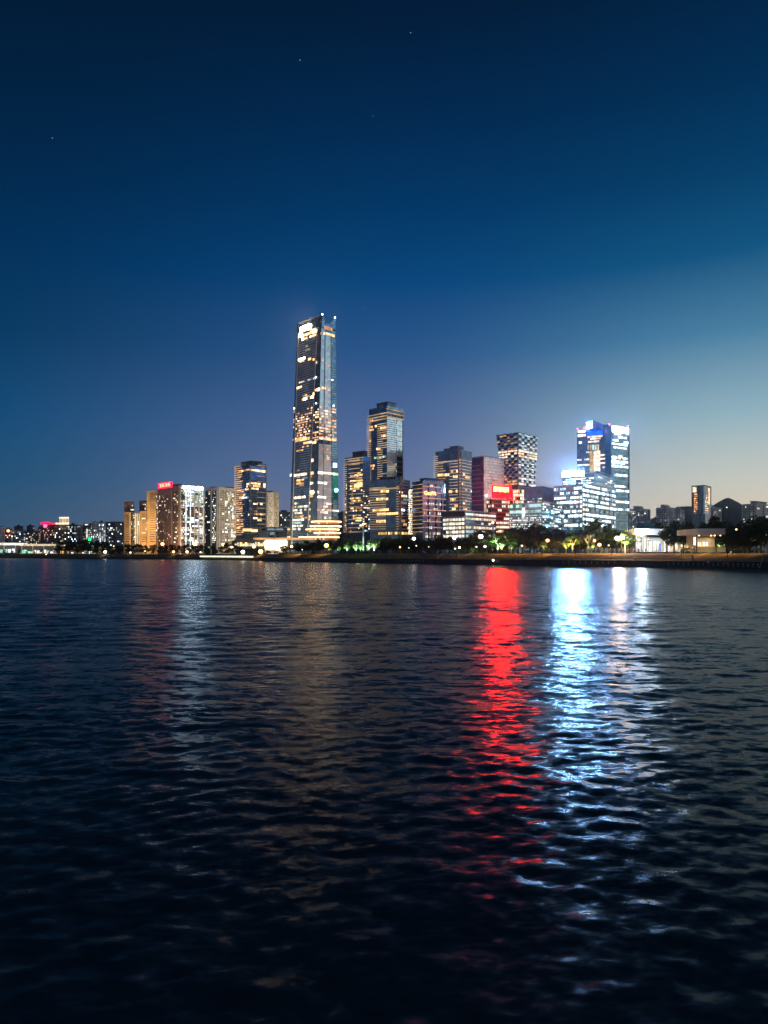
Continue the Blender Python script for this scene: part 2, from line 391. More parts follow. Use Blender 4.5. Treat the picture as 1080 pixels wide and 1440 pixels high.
# ------------------------------------------------------------------ water
def water():
    m, nt, out = _new('lake_water'); N, L = nt.nodes, nt.links
    b = N.new('ShaderNodeBsdfPrincipled'); L.new(b.outputs[0], out.inputs[0])
    b.inputs['Base Color'].default_value = (.018, .044, .056, 1); b.inputs['Roughness'].default_value = .225; b.inputs['IOR'].default_value = 1.33; b.inputs['Specular IOR Level'].default_value = .05
    g = N.new('ShaderNodeNewGeometry')
    def vm(op, a, b_=None, scale=None):
        n = N.new('ShaderNodeVectorMath'); n.operation = op
        for i, v in enumerate((a, b_)):
            if v is None: continue
            if isinstance(v, tuple): n.inputs[i].default_value = v
            else: L.new(v, n.inputs[i])
        if scale is not None:
            if isinstance(scale, float): n.inputs['Scale'].default_value = scale
            else: L.new(scale, n.inputs['Scale'])
        return n.outputs[0]
    tot = None
    # (wavelength across, along the view, slope in x, slope in y, turn, detail)
    for lx, ly, ax, ay, rot, det in ((.18, .10, .30, .34, .2, 1.0), (.50, .24, .26, .40, .12, 1.5), (2.2, .7, .08, .22, -.1, 2.5)):
        mp = N.new('ShaderNodeMapping'); mp.inputs['Rotation'].default_value = (0, 0, rot); mp.inputs['Scale'].default_value = (1/lx, 1/ly, 1)
        L.new(g.outputs['Position'], mp.inputs[0])
        no = N.new('ShaderNodeTexNoise'); no.inputs['Scale'].default_value = 1; no.inputs['Detail'].default_value = det
        no.inputs['Roughness'].default_value = .45; no.inputs['Distortion'].default_value = .35
        L.new(mp.outputs[0], no.inputs['Vector'])
        c = vm('SUBTRACT', no.outputs['Color'], (.5, .5, .5)); c = vm('MULTIPLY', c, (ax, ay, 0.))
        tot = c if tot is None else vm('ADD', tot, c)
    # patches of calmer and of rougher water (gusts)
    mp = N.new('ShaderNodeMapping'); mp.inputs['Scale'].default_value = (1/26, 1/9, 1); L.new(g.outputs['Position'], mp.inputs[0])
    no = N.new('ShaderNodeTexNoise'); no.inputs['Scale'].default_value = 1; L.new(mp.outputs[0], no.inputs['Vector'])
    mr = N.new('ShaderNodeMapRange'); mr.inputs[1].default_value = .3; mr.inputs[2].default_value = .7; mr.inputs[3].default_value = .75; mr.inputs[4].default_value = 1.25
    L.new(no.outputs[0], mr.inputs[0])
    tot = vm('SCALE', tot, None, mr.outputs[0])
    tot = vm('ADD', tot, g.outputs['Normal']); tot = vm('NORMALIZE', tot); L.new(tot, b.inputs['Normal'])
water()
import numpy as np
def wave_sheet():
    """the lake surface as real waves, finer near the shore we stand on and coarser far out"""
    g = np.random.default_rng(5)
    ys = [2.2]
    while ys[-1] < 900: ys.append(ys[-1]*1.0045+.004)
    Y = np.array(ys); X = np.linspace(-1.15, 1.15, 470)
    yy = np.repeat(Y, len(X)).reshape(len(Y), len(X)); xx = X[None, :]*(Y[:, None]+6)
    dy = (.0052*Y+.004)[:, None]
    n = 170; lam = .16*(60/.16)**(g.random(n)); th = g.normal(0, .75, n); ph = g.random(n)*6.283
    kx, ky = 2*np.pi/lam*np.sin(th), 2*np.pi/lam*np.cos(th)
    wgt = np.where(lam < .3, .9, np.where(lam < .6, 1.3, np.where(lam < 1.0, .65, np.where(lam < 2, .28, np.where(lam < 5, .10, np.where(lam < 20, .04, .015))))))
    z = np.zeros_like(yy); tot = np.zeros_like(dy)
    wt = []
    for i in range(n):
        w_ = np.clip((lam[i]/dy-4.)/2.5, 0, 1)*wgt[i]*(1+(3.2*np.clip((Y[:, None]-12)/45, 0, 1) if .9 < lam[i] < 9 else 0)); wt.append(w_); tot += (w_)**2
    sc = SIGMA*math.sqrt(2)/math.sqrt((wgt**2).sum())*np.minimum(np.sqrt((wgt**2).sum()/np.maximum(tot, 1e-6)), 1.7)
    # gusts: patches of rougher and calmer water
    gust = 1+.22*np.sin(xx*.11+yy*.05+1.3)*np.sin(yy*.21-xx*.03)+.16*np.sin(xx*.031-yy*.043+.4)+.12*np.sin(yy*.62+xx*.17+2*np.sin(xx*.05))
    for i in range(n):
        if wt[i].max() <= 0: continue
        z += wt[i]*sc*lam[i]/6.283*np.sin(kx[i]*xx+ky[i]*yy+ph[i]+.5*np.sin(xx*.37+yy*.23+i))
    z = z*gust
    fade = np.clip((Y-120)/120, 0, 1)[:, None]; z = z*(1-fade)+np.clip(z, -.25, .3)*fade
    co = np.stack([xx, yy, z], -1).reshape(-1, 3); nx = len(X); ny = len(Y)
    a = (np.arange(ny-1)[:, None]*nx+np.arange(nx-1)[None, :]).ravel(); f = np.stack([a, a+1, a+nx+1, a+nx], -1)
    me = bpy.data.meshes.new('lake_water'); me.vertices.add(len(co)); me.vertices.foreach_set('co', co.ravel().astype('f'))
    me.loops.add(f.size); me.loops.foreach_set('vertex_index', f.ravel().astype('i')); me.polygons.add(len(f))
    me.polygons.foreach_set('loop_start', (np.arange(len(f))*4).astype('i')); me.polygons.foreach_set('loop_total', np.full(len(f), 4, 'i'))
    me.polygons.foreach_set('use_smooth', np.ones(len(f), bool)); me.materials.append(M['lake_water']); me.update(calc_edges=True)
    o = bpy.data.objects.new('lake_water', me); link(o); o['kind'] = 'structure'
SIGMA = .068
wave_sheet()
mb = MB(); mb.poly([(-4000, -300, -.5), (4000, -300, -.5), (4000, 3500, -.5), (-4000, 3500, -.5)], 'lake_water')
o = mb.build('lake_water'); o['kind'] = 'structure'
mb = MB(); mb.poly([(-4200, -320, -6), (4200, -320, -6), (4200, 3500, -6), (-4200, 3500, -6)], 'dark_soil')
o = mb.build('lake_bed'); o['kind'] = 'structure'

# ------------------------------------------------------------------ shore: (photo column, row of the waterline)
SH = [(-700, 784.2), (-200, 784.6), (0, 785), (120, 785.6), (230, 786.5), (320, 787.8), (400, 790), (500, 791.5), (620, 793.5), (700, 795), (800, 796.5), (880, 797.6), (938, 799), (962, 799.8), (1000, 801), (1080, 803), (1250, 806), (1700, 812)]
def shoreY(x):
    for (a, ya), (b, yb) in zip(SH, SH[1:]):
        if a <= x <= b:
            y = ya+(yb-ya)*(x-a)/(b-a); return K*H0/(y-HY)
    return 150
def spt(x, back, z):                                     # a point 'back' metres behind the waterline, seen in column x
    Y = shoreY(x)+back; return Vector(((x-540)/K*Y, Y, z))
XS = [-700, -200, 0, 60, 120, 180, 230, 280, 320, 360, 400, 450, 500, 560, 620, 660, 700, 750, 800, 840, 880, 910, 938, 950, 962, 1000, 1040, 1080, 1160, 1250, 1700]
def strip(name, rows, m, kind='structure'):
    mb = MB()
    for a, b in zip(XS, XS[1:]):
        for (b0, z0), (b1, z1) in zip(rows, rows[1:]):
            f = lambda q, x: q(x) if callable(q) else q
            mb.poly([spt(a, f(b0, a), f(z0, a)), spt(b, f(b0, b), f(z0, b)), spt(b, f(b1, b), f(z1, b)), spt(a, f(b1, a), f(z1, a))], m)
    o = mb.build(name)
    if kind: o['kind'] = kind
    return o
left = lambda x: max(0, min(1, (x-230)/120))             # 0 on the far left bank, 1 along the built quay
strip('seawall', [(0, -2), (0, .9), (.8, .9), (.8, .75)], 'wet_wall')
strip('quay_path', [(.8, .754), (6, .758)], 'quay_stone')
strip('retaining_wall', [(6, .7), (6.1, lambda x: 1.2+.9*left(x)), (7, lambda x: 1.2+.9*left(x)), (7, 1.1)], 'wet_wall')
strip('lawn_bank', [(7, lambda x: 1.1+.9*left(x)), (13, 2.9), (19, 4.0), (23, ZG-.1), (25, ZG-.09)], 'dry_lawn')
mb = MB()
for a, b in zip(XS, XS[1:]):
    p, q = spt(a, 24.9, ZG), spt(b, 24.9, ZG)
    mb.poly([p, q, (q.x*8 if abs(q.x) > 1 else q.x, 6500, ZG), (p.x*8 if abs(p.x) > 1 else p.x, 6500, ZG)], 'paving')
o = mb.build('ground'); o['kind'] = 'structure'

# ------------------------------------------------------------------ trees
def trunk_mesh(r, h, limbs, m='bark', k=6, spread=.33):
    mb = MB(); x = r.uniform(-.2, .2)
    mb.tube([(0, 0, -.3), (0, 0, .2), (x*.4, 0, h*.25), (x, r.uniform(-.2, .2), h*.5)], [.36, .28, .22, .16], m, k)
    for i in range(limbs):
        t = 2*math.pi*i/limbs+r.uniform(-.4, .4); q = h*spread*r.uniform(.6, 1.1); z = h*r.uniform(.26, .48)
        mb.tube([(x*.6, 0, z), (x*.6+math.cos(t)*q*.5, math.sin(t)*q*.5, z+h*.14), (x*.6+math.cos(t)*q, math.sin(t)*q, z+h*r.uniform(.24, .4))], [.13, .09, .03], m, 5)
        for _ in range(2):
            a = t+r.uniform(-.9, .9); c = .5*q
            mb.tube([(x*.6+math.cos(t)*c, math.sin(t)*c, z+h*.14), (x*.6+math.cos(t)*c+math.cos(a)*c*.8, math.sin(t)*c+math.sin(a)*c*.8, z+h*.3)], [.06, .02], m, 4)
    return mb
def crown_mesh(r, h, wd, n, leaf=.5, m='leaf', clumps=26, low=.16):
    mb = MB(); cs = []
    for _ in range(clumps):
        while True:
            p = Vector((r.uniform(-1, 1), r.uniform(-1, 1), r.uniform(-1, 1)))
            if .25 < p.length < 1: break
        zc = h*(low+1)/2; hz = h*(1-low)/2
        k = 1-.35*max(0, p.z)
        cs.append((Vector((p.x*wd*k*.85, p.y*wd*k*.85, zc+p.z*hz*.86)), r.uniform(.16, .32)*wd))
    for i in range(n):
        c, q = r.choice(cs)
        while True:
            d = Vector((r.uniform(-1, 1), r.uniform(-1, 1), r.uniform(-1, 1)))
            if d.length < 1: break
        d = d.normalized()*(d.length**.5)
        p = c+Vector((d.x*q, d.y*q, d.z*q*.75)); L_ = leaf*r.uniform(.6, 1.3)
        a = Vector((r.gauss(0, 1), r.gauss(0, 1), r.gauss(0, .6))).normalized(); b = a.cross(Vector((r.gauss(0, 1), r.gauss(0, 1), r.gauss(0, 1)))).normalized()
        mb.poly([p-a*L_*.6, p+b*L_*.28, p+a*L_*.6, p-b*L_*.28], m)
    return mb
TREES = {}
def tree_kind(key, seed, h, wd, n, leaf, m, bark='bark', limbs=5, clumps=26, low=.16):
    r = random.Random(seed)
    t = trunk_mesh(r, h, limbs, bark).build('trunk', local=True, smooth=True); me_t = t.data; bpy.data.objects.remove(t)
    me_c = None
    if n:
        c = crown_mesh(r, h, wd, n, leaf, m, clumps, low).build('crown', local=True); me_c = c.data; bpy.data.objects.remove(c)
    TREES[key] = (h, me_t, me_c)
for i in range(4): tree_kind('round%d' % i, 20+i, 10, 5.2, 3000, .55, 'leaf', clumps=26+3*i)
for i in range(2): tree_kind('olive%d' % i, 40+i, 10, 4.6, 2400, .5, 'leaf_olive', clumps=22)
for i in range(3): tree_kind('far%d' % i, 50+i, 12, 6.5, 1100, 1.1, 'leaf', clumps=18, low=.1)
for i in range(2): tree_kind('fresh%d' % i, 60+i, 8, 2.6, 1100, .42, 'leaf_fresh', 'bark_pale', 5, 16, .25)
tree_kind('bare', 70, 9, 3, 0, .4, 'leaf', 'bark_pale', 11)
def bush_kind():
    r = random.Random(5); c = crown_mesh(r, 3, 2.6, 700, .4, 'leaf', 12, 0.0).build('foliage', local=True); me = c.data; bpy.data.objects.remove(c); return me
BUSH = bush_kind()
LM = [(-60, 92, 'the lit shore pavilions'), (92, 175, 'the small far apartment blocks'), (175, 222, 'the tan stepped apartment towers'), (222, 288, 'the tower with red rooftop sign'),
      (288, 334, 'the pale striped apartment tower'), (334, 400, 'the gold-lit balcony tower and terraces'), (400, 482, 'the tallest skyscraper'), (482, 520, 'the speckled gold balcony tower'),
      (520, 578, 'the dark slatted office block'), (578, 630, 'the red-lit office block'), (630, 688, 'the white-lit glass office'), (688, 735, 'the big red rooftop sign'),
      (735, 788, 'the teal glass podium'), (788, 856, 'the stepped office with white sign'), (856, 892, 'the blue-crowned tower'), (892, 945, 'the white-lit plaza pavilion'),
      (945, 980, 'the gap between both pavilions'), (980, 1020, 'the small cream pavilion'), (1020, 1200, 'the dark pointed hill')]
ORD = ['leftmost', 'second', 'third', 'fourth', 'fifth', 'sixth', 'seventh', 'eighth', 'ninth', 'tenth', 'eleventh', 'twelfth', 'thirteenth', 'fourteenth', 'fifteenth', 'sixteenth']
PEND = []                                                # copies waiting for their labels: (object, column, look, noun, group)
def ordinal_labels(items, verb):
    by = {}
    for it in items:
        z = next((n for a, b, n in LM if a <= it[1] < b), LM[-1][2]); by.setdefault((it[2], z), []).append(it)
    for (look, z), L_ in by.items():
        L_.sort(key=lambda t: t[1])
        for i, (o, x, lk, noun, grp) in enumerate(L_):
            if len(L_) == 1: o['label'] = f'{look} {noun} {verb} {z}'
            else: o['label'] = f'{ORD[i] if i else "leftmost"} of {len(L_)} {look} {noun}s {verb} {z}' if i == 0 else f'{ORD[i]} from left of {look} {noun}s {verb} {z}'
def tree(key, x, back, ytop, look, Yabs=None, ws=1., zb=ZG):
    Y = Yabs or shoreY(x)+back; h0, mt, mc = TREES[key]
    h = max(zat(ytop, Y)-zb, 2.5); s = h/h0
    o = thing('tree', look, 'tree', ((x-540)/K*Y, Y, zb), 'trees of the waterside park', rnd.uniform(0, 6.28)); o.scale = (s*ws, s*ws, s)
    for nm, me in (('trunk', mt), ('crown', mc)):
        if me: link(bpy.data.objects.new(nm, me), o)
    PEND.append((o, x, look, 'tree', 1)); return o
def u(a, b): return rnd.uniform(a, b)
# far left bank
x = -14
while x < 345:
    if x < 86: tree('far%d' % rnd.randrange(3), x, u(60, 75), u(772, 775), 'dark far', ws=.9)
    elif x < 150: tree('far%d' % rnd.randrange(3), x, u(40, 60), u(758, 762), 'dark far', ws=1.1)
    else: tree('far%d' % rnd.randrange(3), x, u(35, 60), u(763, 769), 'dark far', ws=1.05)
    x += u(8, 12)
x = 92
while x < 350: tree('far%d' % rnd.randrange(3), x, u(27, 32), u(772, 776), 'low dark', ws=1.3); x += u(13, 18)
# middle park
for x, yt in ((352, 771), (364, 773), (378, 774), (398, 765), (414, 762), (432, 759), (449, 757), (468, 758), (480, 757), (494, 756), (531, 757), (545, 754), (560, 753), (574, 754), (590, 756), (605, 757)):
    tree('round%d' % rnd.randrange(4), x+u(-2, 2), u(40, 60), yt+u(-1, 1), 'dark round', ws=1.05)
for x, yt in ((618, 752), (632, 754), (648, 757), (663, 752), (677, 743), (689, 752), (713, 745), (728, 736), (744, 734), (760, 737), (776, 741), (792, 744), (806, 745), (843, 728), (856, 740), (866, 742), (886, 746)):
    tree('round%d' % rnd.randrange(4), x+u(-2, 2), u(32, 48), yt, 'dark leafy', ws=1.12)
for x, yt in ((720, 742), (738, 748), (754, 746), (815, 744), (770, 750), (656, 760), (784, 752), (604, 764), (640, 764)):
    tree('olive%d' % rnd.randrange(2), x, u(28, 33), yt, 'smaller olive', ws=.95)
# right side
for x, yt, b, w_ in ((948, 731, 30, .85), (961, 728, 33, .9), (972, 735, 31, .75), (1026, 738, 32, 1.05), (1040, 734, 30, 1.), (1054, 729, 33, 1.1), (1070, 725, 30, 1.15), (1088, 722, 34, 1.2), (1047, 742, 42, 1.2), (1064, 738, 44, 1.2), (1080, 735, 26, 1.1)):
    tree('round%d' % rnd.randrange(4), x, b, yt, 'large dark', ws=w_)
tree('far1', 1005, 150, 727, 'distant dark', ws=1.); tree('far0', 992, 150, 733, 'distant dark', ws=1.); tree('far2', 935, 150, 731, 'distant dark', ws=1.)
for x, yt in ((612, 757), (626, 759), (642, 760), (658, 758), (671, 752), (684, 749), (698, 751), (721, 747), (735, 745), (751, 743), (768, 746), (785, 749), (799, 748), (812, 752), (823, 750), (849, 745), (861, 748), (873, 746), (538, 758), (552, 757), (567, 758), (582, 759), (596, 760), (440, 762), (424, 764)):
    tree('round%d' % rnd.randrange(4), x, u(52, 64), yt+u(-1, 1), 'shadowed back-row', ws=1.25)
# thin waterside saplings and the bare tree
for x, yt, b in ((664, 771, 22), (716, 768, 20), (737, 766, 20), (972, 765, 21)): tree('bare', x, b, yt-4, 'slim leafless', ws=.8, zb=3.9)
tree('bare', 827, 27, 741, 'pale leafless', ws=1.3)
# floodlit trees
PWR = {'flood_light': 3, 'bank_lamp_light': 1.2, 'facade_fill_light': 1.6, 'red_facade_light': .5, 'pavilion_light': .7, 'porch_light': .35, 'mast_uplight': .3, 'shrub_light': .6, 'roof_garden_light': .4}  # the facade lights are unseen lamps added to brighten walls
AIM = {'red_facade_light': (-.38, 1, 0, 50), 'flood_light': (0, .8, 1, 95), 'facade_fill_light': (.1, 1, .6, 110), 'mast_uplight': (0, .5, 1, 60), 'shrub_light': (0, 1, .6, 100)}   # others are shaded lamps that shine down
def glow(name, loc, c, pw, rad=.4, aim=None):
    l = bpy.data.lights.new(name, 'SPOT'); l.energy = pw*PWR.get(name, .14); l.color = c; l.shadow_soft_size = rad
    o = bpy.data.objects.new(name, l); o.location = loc; col.objects.link(o)
    a = aim or AIM.get(name, (0, .25, -1, 150)); l.spot_size = R(a[3]); l.spot_blend = .5
    o.rotation_euler = Vector(a[:3]).to_track_quat('-Z', 'Y').to_euler(); return o
for i, (key, x, back, yt, c, pw) in enumerate((('fresh0', 477, 27, 767, (.5, 1, .5), 900), ('fresh1', 488, 27, 763, (.55, 1, .6), 2600), ('fresh0', 501, 27, 760, (.55, 1, .5), 3000), ('fresh1', 507, 26, 761, (.5, 1, .5), 2600), ('fresh0', 519, 27, 759, (.7, 1, .6), 2200), ('fresh1', 526, 27, 753, (.8, 1, .7), 5000),
        ('fresh1', 700, 27, 742, (.75, 1, .6), 5200), ('fresh0', 706, 26, 757, (.6, 1, .5), 2200), ('fresh1', 719, 26, 762, (.6, 1, .4), 1200), ('fresh0', 464, 27, 769, (1, .8, .2), 1500),
        ('fresh1', 765, 26, 758, (1, .75, .2), 1200), ('fresh0', 796, 27, 757, (1, .6, .15), 2200), ('fresh1', 805, 27, 745, (1, .7, .15), 2800), ('fresh0', 832, 26, 760, (1, .75, .2), 2000), ('fresh1', 879, 29, 743, (1, .95, .15), 2600), ('fresh0', 1014, 40, 756, (.8, 1, .3), 1500), ('fresh1', 926, 60, 738, (.9, 1, .2), 1500))):
    look = {0: 'green-floodlit'}.get(0 if c[1] == 1 else 1, 'yellow-floodlit')
    o = tree(key, x, back, yt, look, ws=1.0)
    p = o.location; glow('flood_light', (p.x-.6, p.y-3.0, p.z+1.2), c, pw, .2)
ordinal_labels(PEND, 'in front of')
# low hedge masses: shrubs along the path
SHR = []
x = 96
while x < 1085:
    if not (860 < x < 950 or 978 < x < 1022):
        b_ = u(25.5, 28); Y = shoreY(x)+b_; o = bpy.data.objects.new('shrub', BUSH); link(o); o.location = ((x-540)/K*Y, Y, ZG-.2); s = u(.5, .8)*(1.6 if x < 340 else 1); o.scale = (s*1.3, s, s); o.rotation_euler = (0, 0, u(0, 6))
        o['category'] = 'shrub'; o['group'] = 'shrubs along the waterside path'; SHR.append((o, x, 'low dark', 'shrub', 1))
    x += u(9, 13) if x < 700 else u(13, 20)
ordinal_labels(SHR, 'in front of')

# ------------------------------------------------------------------ the city
def ts(F, ys): return [F.T(y) for y in ys]
def steps(n, a=0., b=1.): return [a+(b-a)*i/n for i in range(1, n+1)]

# --- far left blocks: label, xl, xc, xr, top, wall, palette, p, bays L/R, floors
FAR = [('pale slab block at the far left end of the skyline', -30, 2, 7, 740.5, 'pale_stone', CREAM, .1, (5, 1), 9, 1450),
       ('dark low block carrying the orange rooftop lamp', 7, 12, 17, 744, 'brown_brick', WARM, .15, (2, 2), 8, 1480),
       ('grey block with columns of bluish lit windows', 15, 30, 36, 745.5, 'concrete', COOL, .35, (6, 2), 8, 1420),
       ('dark block rising behind the grey bluish-windowed block', 20, 28, 32.5, 740, 'roof_dark', WARM, .0, (3, 2), 8, 1650),
       ('narrow dark tower left of the red-sign block', 37.5, 44, 48.5, 739.5, 'roof_dark', WARM, .1, (3, 2), 10, 1650),
       ('wide grey-brown block with scattered cream windows', 36, 50, 54, 747, 'concrete_dark', CREAM, .35, (6, 2), 8, 1400),
       ('thin brownish block beside the red-sign block', 53, 57, 60, 742, 'brown_brick', ROSE, .35, (2, 2), 9, 1380),
       ('dark block with red neon sign on its roof edge', 58, 70, 77, 737, 'concrete_dark', ROSE, .22, (6, 3), 10, 1350),
       ('dark block topped by a cream-lit crown', 76, 90, 98, 737.5, 'concrete_dark', CREAM, .25, (6, 3), 10, 1330),
       ('dark navy block with bluish windows beside the crowned block', 97, 104, 109, 738, 'concrete_dark', COOL, .3, (4, 2), 10, 1400),
       ('block with a terracotta-coloured vertical strip', 108, 113, 118, 739.5, 'brown_brick', COOL, .15, (3, 2), 10, 1450),
       ('dark block with a lit window column and green ground sign', 117, 124, 130, 736.5, 'concrete_dark', COOL, .3, (4, 3), 10, 1380),
       ('pale narrow apartment slab', 129, 134, 138, 734, 'pale_stone', COOL, .25, (3, 2), 11, 1250),
       ('pale apartment slab with bright cool windows', 138, 143, 148.5, 735, 'pale_stone', COOL, .5, (4, 4), 11, 1230),
       ('long dark block with sparse white windows', 148, 162, 176, 734, 'concrete_dark', COOL, .22, (6, 6), 12, 1300)]
for lab, xl, xc, xr, yt, wl, pal, p, nb, nf, Y in FAR:
    b = B('apartment_block', lab, 'apartment block', xl, xc, xr, yt, Y, 34, wl, group='far apartment blocks on the left skyline')
    t1 = b.L.T(yt+2); t0 = b.L.T(768)
    b.grid(b.L, .06, .94, t0, t1, nb[0], nf, p, pal, .6, .5, out=.3); b.grid(b.R, .06, .94, t0, t1, nb[1], nf, p, pal, .6, .5, out=.3)
    b.parapet(1, .6, 'concrete_dark')
    if rnd.random() < .6: b.roofbox(.3, .6, .3, .7, 3.5)
    if 'red neon' in lab:
        mb = MB(); b.L.box(mb, .02, .95, 1.0, 1.0+4.2/b.L.h, .9, 'red_panel', -.3); sg = mb.build('rooftop_sign', b.root)
        mb = MB(); p_ = W(63.5, 739.5, b.Y-3); mb.ball(p_, 3.6, 'neon_pink'); mb.build('neon_emblem', sg)
        mb = MB(); b.R.box(mb, .0, .95, 1.0, 1.0+2/b.R.h, .9, 'red_panel', -.3); mb.build('sign_trim', b.root)
    if 'crown' in lab and 'topped' in lab:
        c = b.roofbox(.45, 1., .1, .95, 14, 'cream_stone', 'lit_crown')
        mb = MB()
        for k in range(4):
            mb.tube([W(84.3+k*4, 737, 1325), W(84.3+k*4, 728.5, 1325)], [.8, .8], 'cream_a', 5)
        mb.box8([W(83, 729, 1322), W(97, 729, 1322), W(97, 729, 1335), W(83, 729, 1335), W(83, 727, 1322), W(97, 727, 1322), W(97, 727, 1335), W(83, 727, 1335)], 'cream_b')
        mb.box8([W(78, 737.5, 1322), W(97, 737.5, 1322), W(97, 737.5, 1335), W(78, 737.5, 1335), W(78, 735, 1322), W(97, 735, 1322), W(97, 735, 1335), W(78, 735, 1335)], 'cream_b')
        mb.build('crown_lights', b.root)
    if 'terracotta' in lab:
        mb = MB(); b.L.box(mb, .3, .9, b.L.T(757), b.L.T(741), .5, 'tan_stone'); mb.build('terracotta_strip', b.root)
        b.runs(b.L, 741, 108, 113, 3, CREAM, 1.2)
    if 'green ground' in lab:
        mb = MB(); s = b.R; s.box(mb, .0, .6, s.T(760), s.T(756.5), 1.2, 'green_sign'); mb.build('green_sign_panel', b.root)
        b.grid(b.L, .6, .95, b.L.T(757), b.L.T(744), 1, 8, .9, [M['cream_b'], M['cool_d']], .8, .7, out=.5)
        b.runs(b.L, 737.8, 118, 124, 3, CREAM, 1.4)
    if 'orange rooftop lamp' in lab:
        mb = MB(); mb.tube([W(11.5, 757, 1440), W(11.5, 747, 1440)], [.5, .4], 'metal_dark', 5); mb.ball(W(11.5, 746.5, 1440), 2.8, 'neon_orange'); mb.build('rooftop_lamp', b.root)
    b.flush()

# --- tan stepped towers
for k, (lab, xl, xc, xr, yt, Y) in enumerate((('slim tan apartment tower with dark top, left of the pair', 174.5, 183, 189, 706.5, 1100), ('slim tan apartment tower with dark top, right of the pair', 196, 203, 208, 705, 1120))):
    b = B('apartment_tower', lab, 'apartment tower', xl, xc, xr, yt, Y, 36, 'brown_brick', group='tan stepped apartment towers')
    b.grid(b.L, .08, .95, b.L.T(762), b.L.T(yt+3), 3, 18, .06, WARM, .6, .5); b.grid(b.R, .08, .95, b.R.T(762), b.R.T(yt+3), 3, 18, .3, CREAM, .6, .5)
    b.parapet(1.5, 1, 'concrete_dark'); b.flush()
for lab, xl, xc, xr, yt, Y, nl in (('low tan balcony slab in front of the left slim tower', 174.5, 182.5, 184, 721, 1060, 13), ('dark glass block with white windows beside the left tan slab', 184, 190, 196, 721.5, 1060, 0),
                            ('middle tan balcony slab, shorter of the adjoining two', 197, 205, 207, 719.5, 1050, 14), ('tallest tan balcony slab beside the brown brick tower', 206.5, 219, 223, 690.5, 1040, 22)):
    b = B('apartment_tower', lab, 'apartment tower', xl, xc, xr, yt, Y, 36, 'tan_stone' if nl else 'concrete_dark', group='tan stepped apartment towers')
    if nl:
        b.grid(b.L, .3, .95, b.L.T(763), b.L.T(yt+2), 1, nl, .03, WARM, .85, .42, out=.2)
        mb = MB(); b.L.lines(mb, .25, 1, [b.L.T(763)+(1-b.L.T(763))*(i+.2)/nl for i in range(nl)], .7, 1.2, 'slab_tan'); mb.build('balcony', b.root)
        b.grid(b.R, .1, .9, b.R.T(763), b.R.T(yt+3), 3, nl, .25, CREAM+COOL, .6, .5)
        mb = MB(); b.L.box(mb, .0, 1, b.L.T(yt+.5), 1, .4, 'slab_lit'); mb.build('lit_roof_edge', b.root)
        glow('facade_fill_light', W((xl+xc)/2-8, 770, Y-45), (1, .62, .25), 60000, 2)
        glow('facade_fill_light', W((xl+xc)/2-8, 735, Y-55), (1, .62, .25), 40000, 2)
    else:
        b.grid(b.L, .05, .95, b.L.T(763), b.L.T(yt+2), 4, 13, .25, COOL+CREAM, .7, .5); b.grid(b.R, .05, .95, b.R.T(763), b.R.T(yt+2), 3, 13, .35, COOL, .6, .6)
        mb = MB(); b.R.posts(mb, [.05, .5, .95], 2, 0, 1, .4, 'pale_stone'); mb.build('pier', b.root)
    b.parapet(1.2, .6, 'tan_stone' if nl else 'concrete_dark'); b.flush()

# --- brown brick tower with the red sign (C)
b = B('office_tower', 'brown brick tower with red rooftop sign and white-lit right face', 'tower', 222.5, 252.5, 287, 682.5, 930, 44, 'brown_brick')
F, G = b.L, b.R
glow('facade_fill_light', W(237, 772, 890), (1, .6, .3), 60000, 3); glow('facade_fill_light', W(262, 772, 880), (1, .8, .6), 40000, 3)  # added lamps with no fixture, lifting both brick faces
b.grid(F, .03, .60, F.T(764), F.T(695), 9, 26, .17, CREAM+WARM, .5, .5); b.grid(F, .70, .93, F.T(764), F.T(692), 4, 26, .18, CREAM+GOLD, .6, .55)
b.grid(G, .06, .95, G.T(764), G.T(690), 14, 26, .55, [M['office_a'], M['office_b'], M['cool_d'], M['cream_b'], M['cream_a'], M['green_b'], M['cool_a']], .62, .7, run=.45, out=.2)
mb = MB(); F.posts(mb, [.64, .97], 1.8, 0, 1, .7, 'tan_stone'); F.posts(mb, frange(.02, .6, 9), .7, 0, .985, .35, 'brown_brick'); mb.build('pier', b.root)
mb = MB(); G.posts(mb, [.035, .965], 2, 0, 1, .8, 'cream_stone'); G.posts(mb, [.6, .78], 1.1, 0, .95, .6, 'pale_stone'); mb.build('frame_pier', b.root)
mb = MB(); G.posts(mb, [.25, .43], .9, .02, .95, .75, 'cool_b'); mb.build('light_column', b.root)
mb = MB(); G.box(mb, 0, 1, G.T(689, .5), 1.0, .5, 'pale_stone'); mb.build('cornice', b.root)
mb = MB(); F.box(mb, .03, .68, 1.0-1/F.h, 1.0+6.5/F.h, .9, 'red_panel', -.2); sg = mb.build('red_sign', b.root)
mb = MB()
for k in range(4):                                       # four glowing characters, each a few strokes
    s0 = .10+k*.135; t0 = 1.0+.6/F.h; H_ = 4.6/F.h
    for st in ((0, .10, .85, 1), (0, .10, .42, .56), (0, .10, 0, .13), (.042, .06, 0, 1), (0, .018, .3, .9) if k % 2 else (.085, .10, .1, .7)): F.box(mb, s0+st[0], s0+st[1], t0+st[2]*H_, t0+st[3]*H_, 1.3, 'red_letters', -.8)
mb.build('sign_lettering', sg)
mb = MB(); zz = lambda f: G.T(688, .5)+f*(1-G.T(688, .5))
a0, a1 = zz(.1), zz(.95)
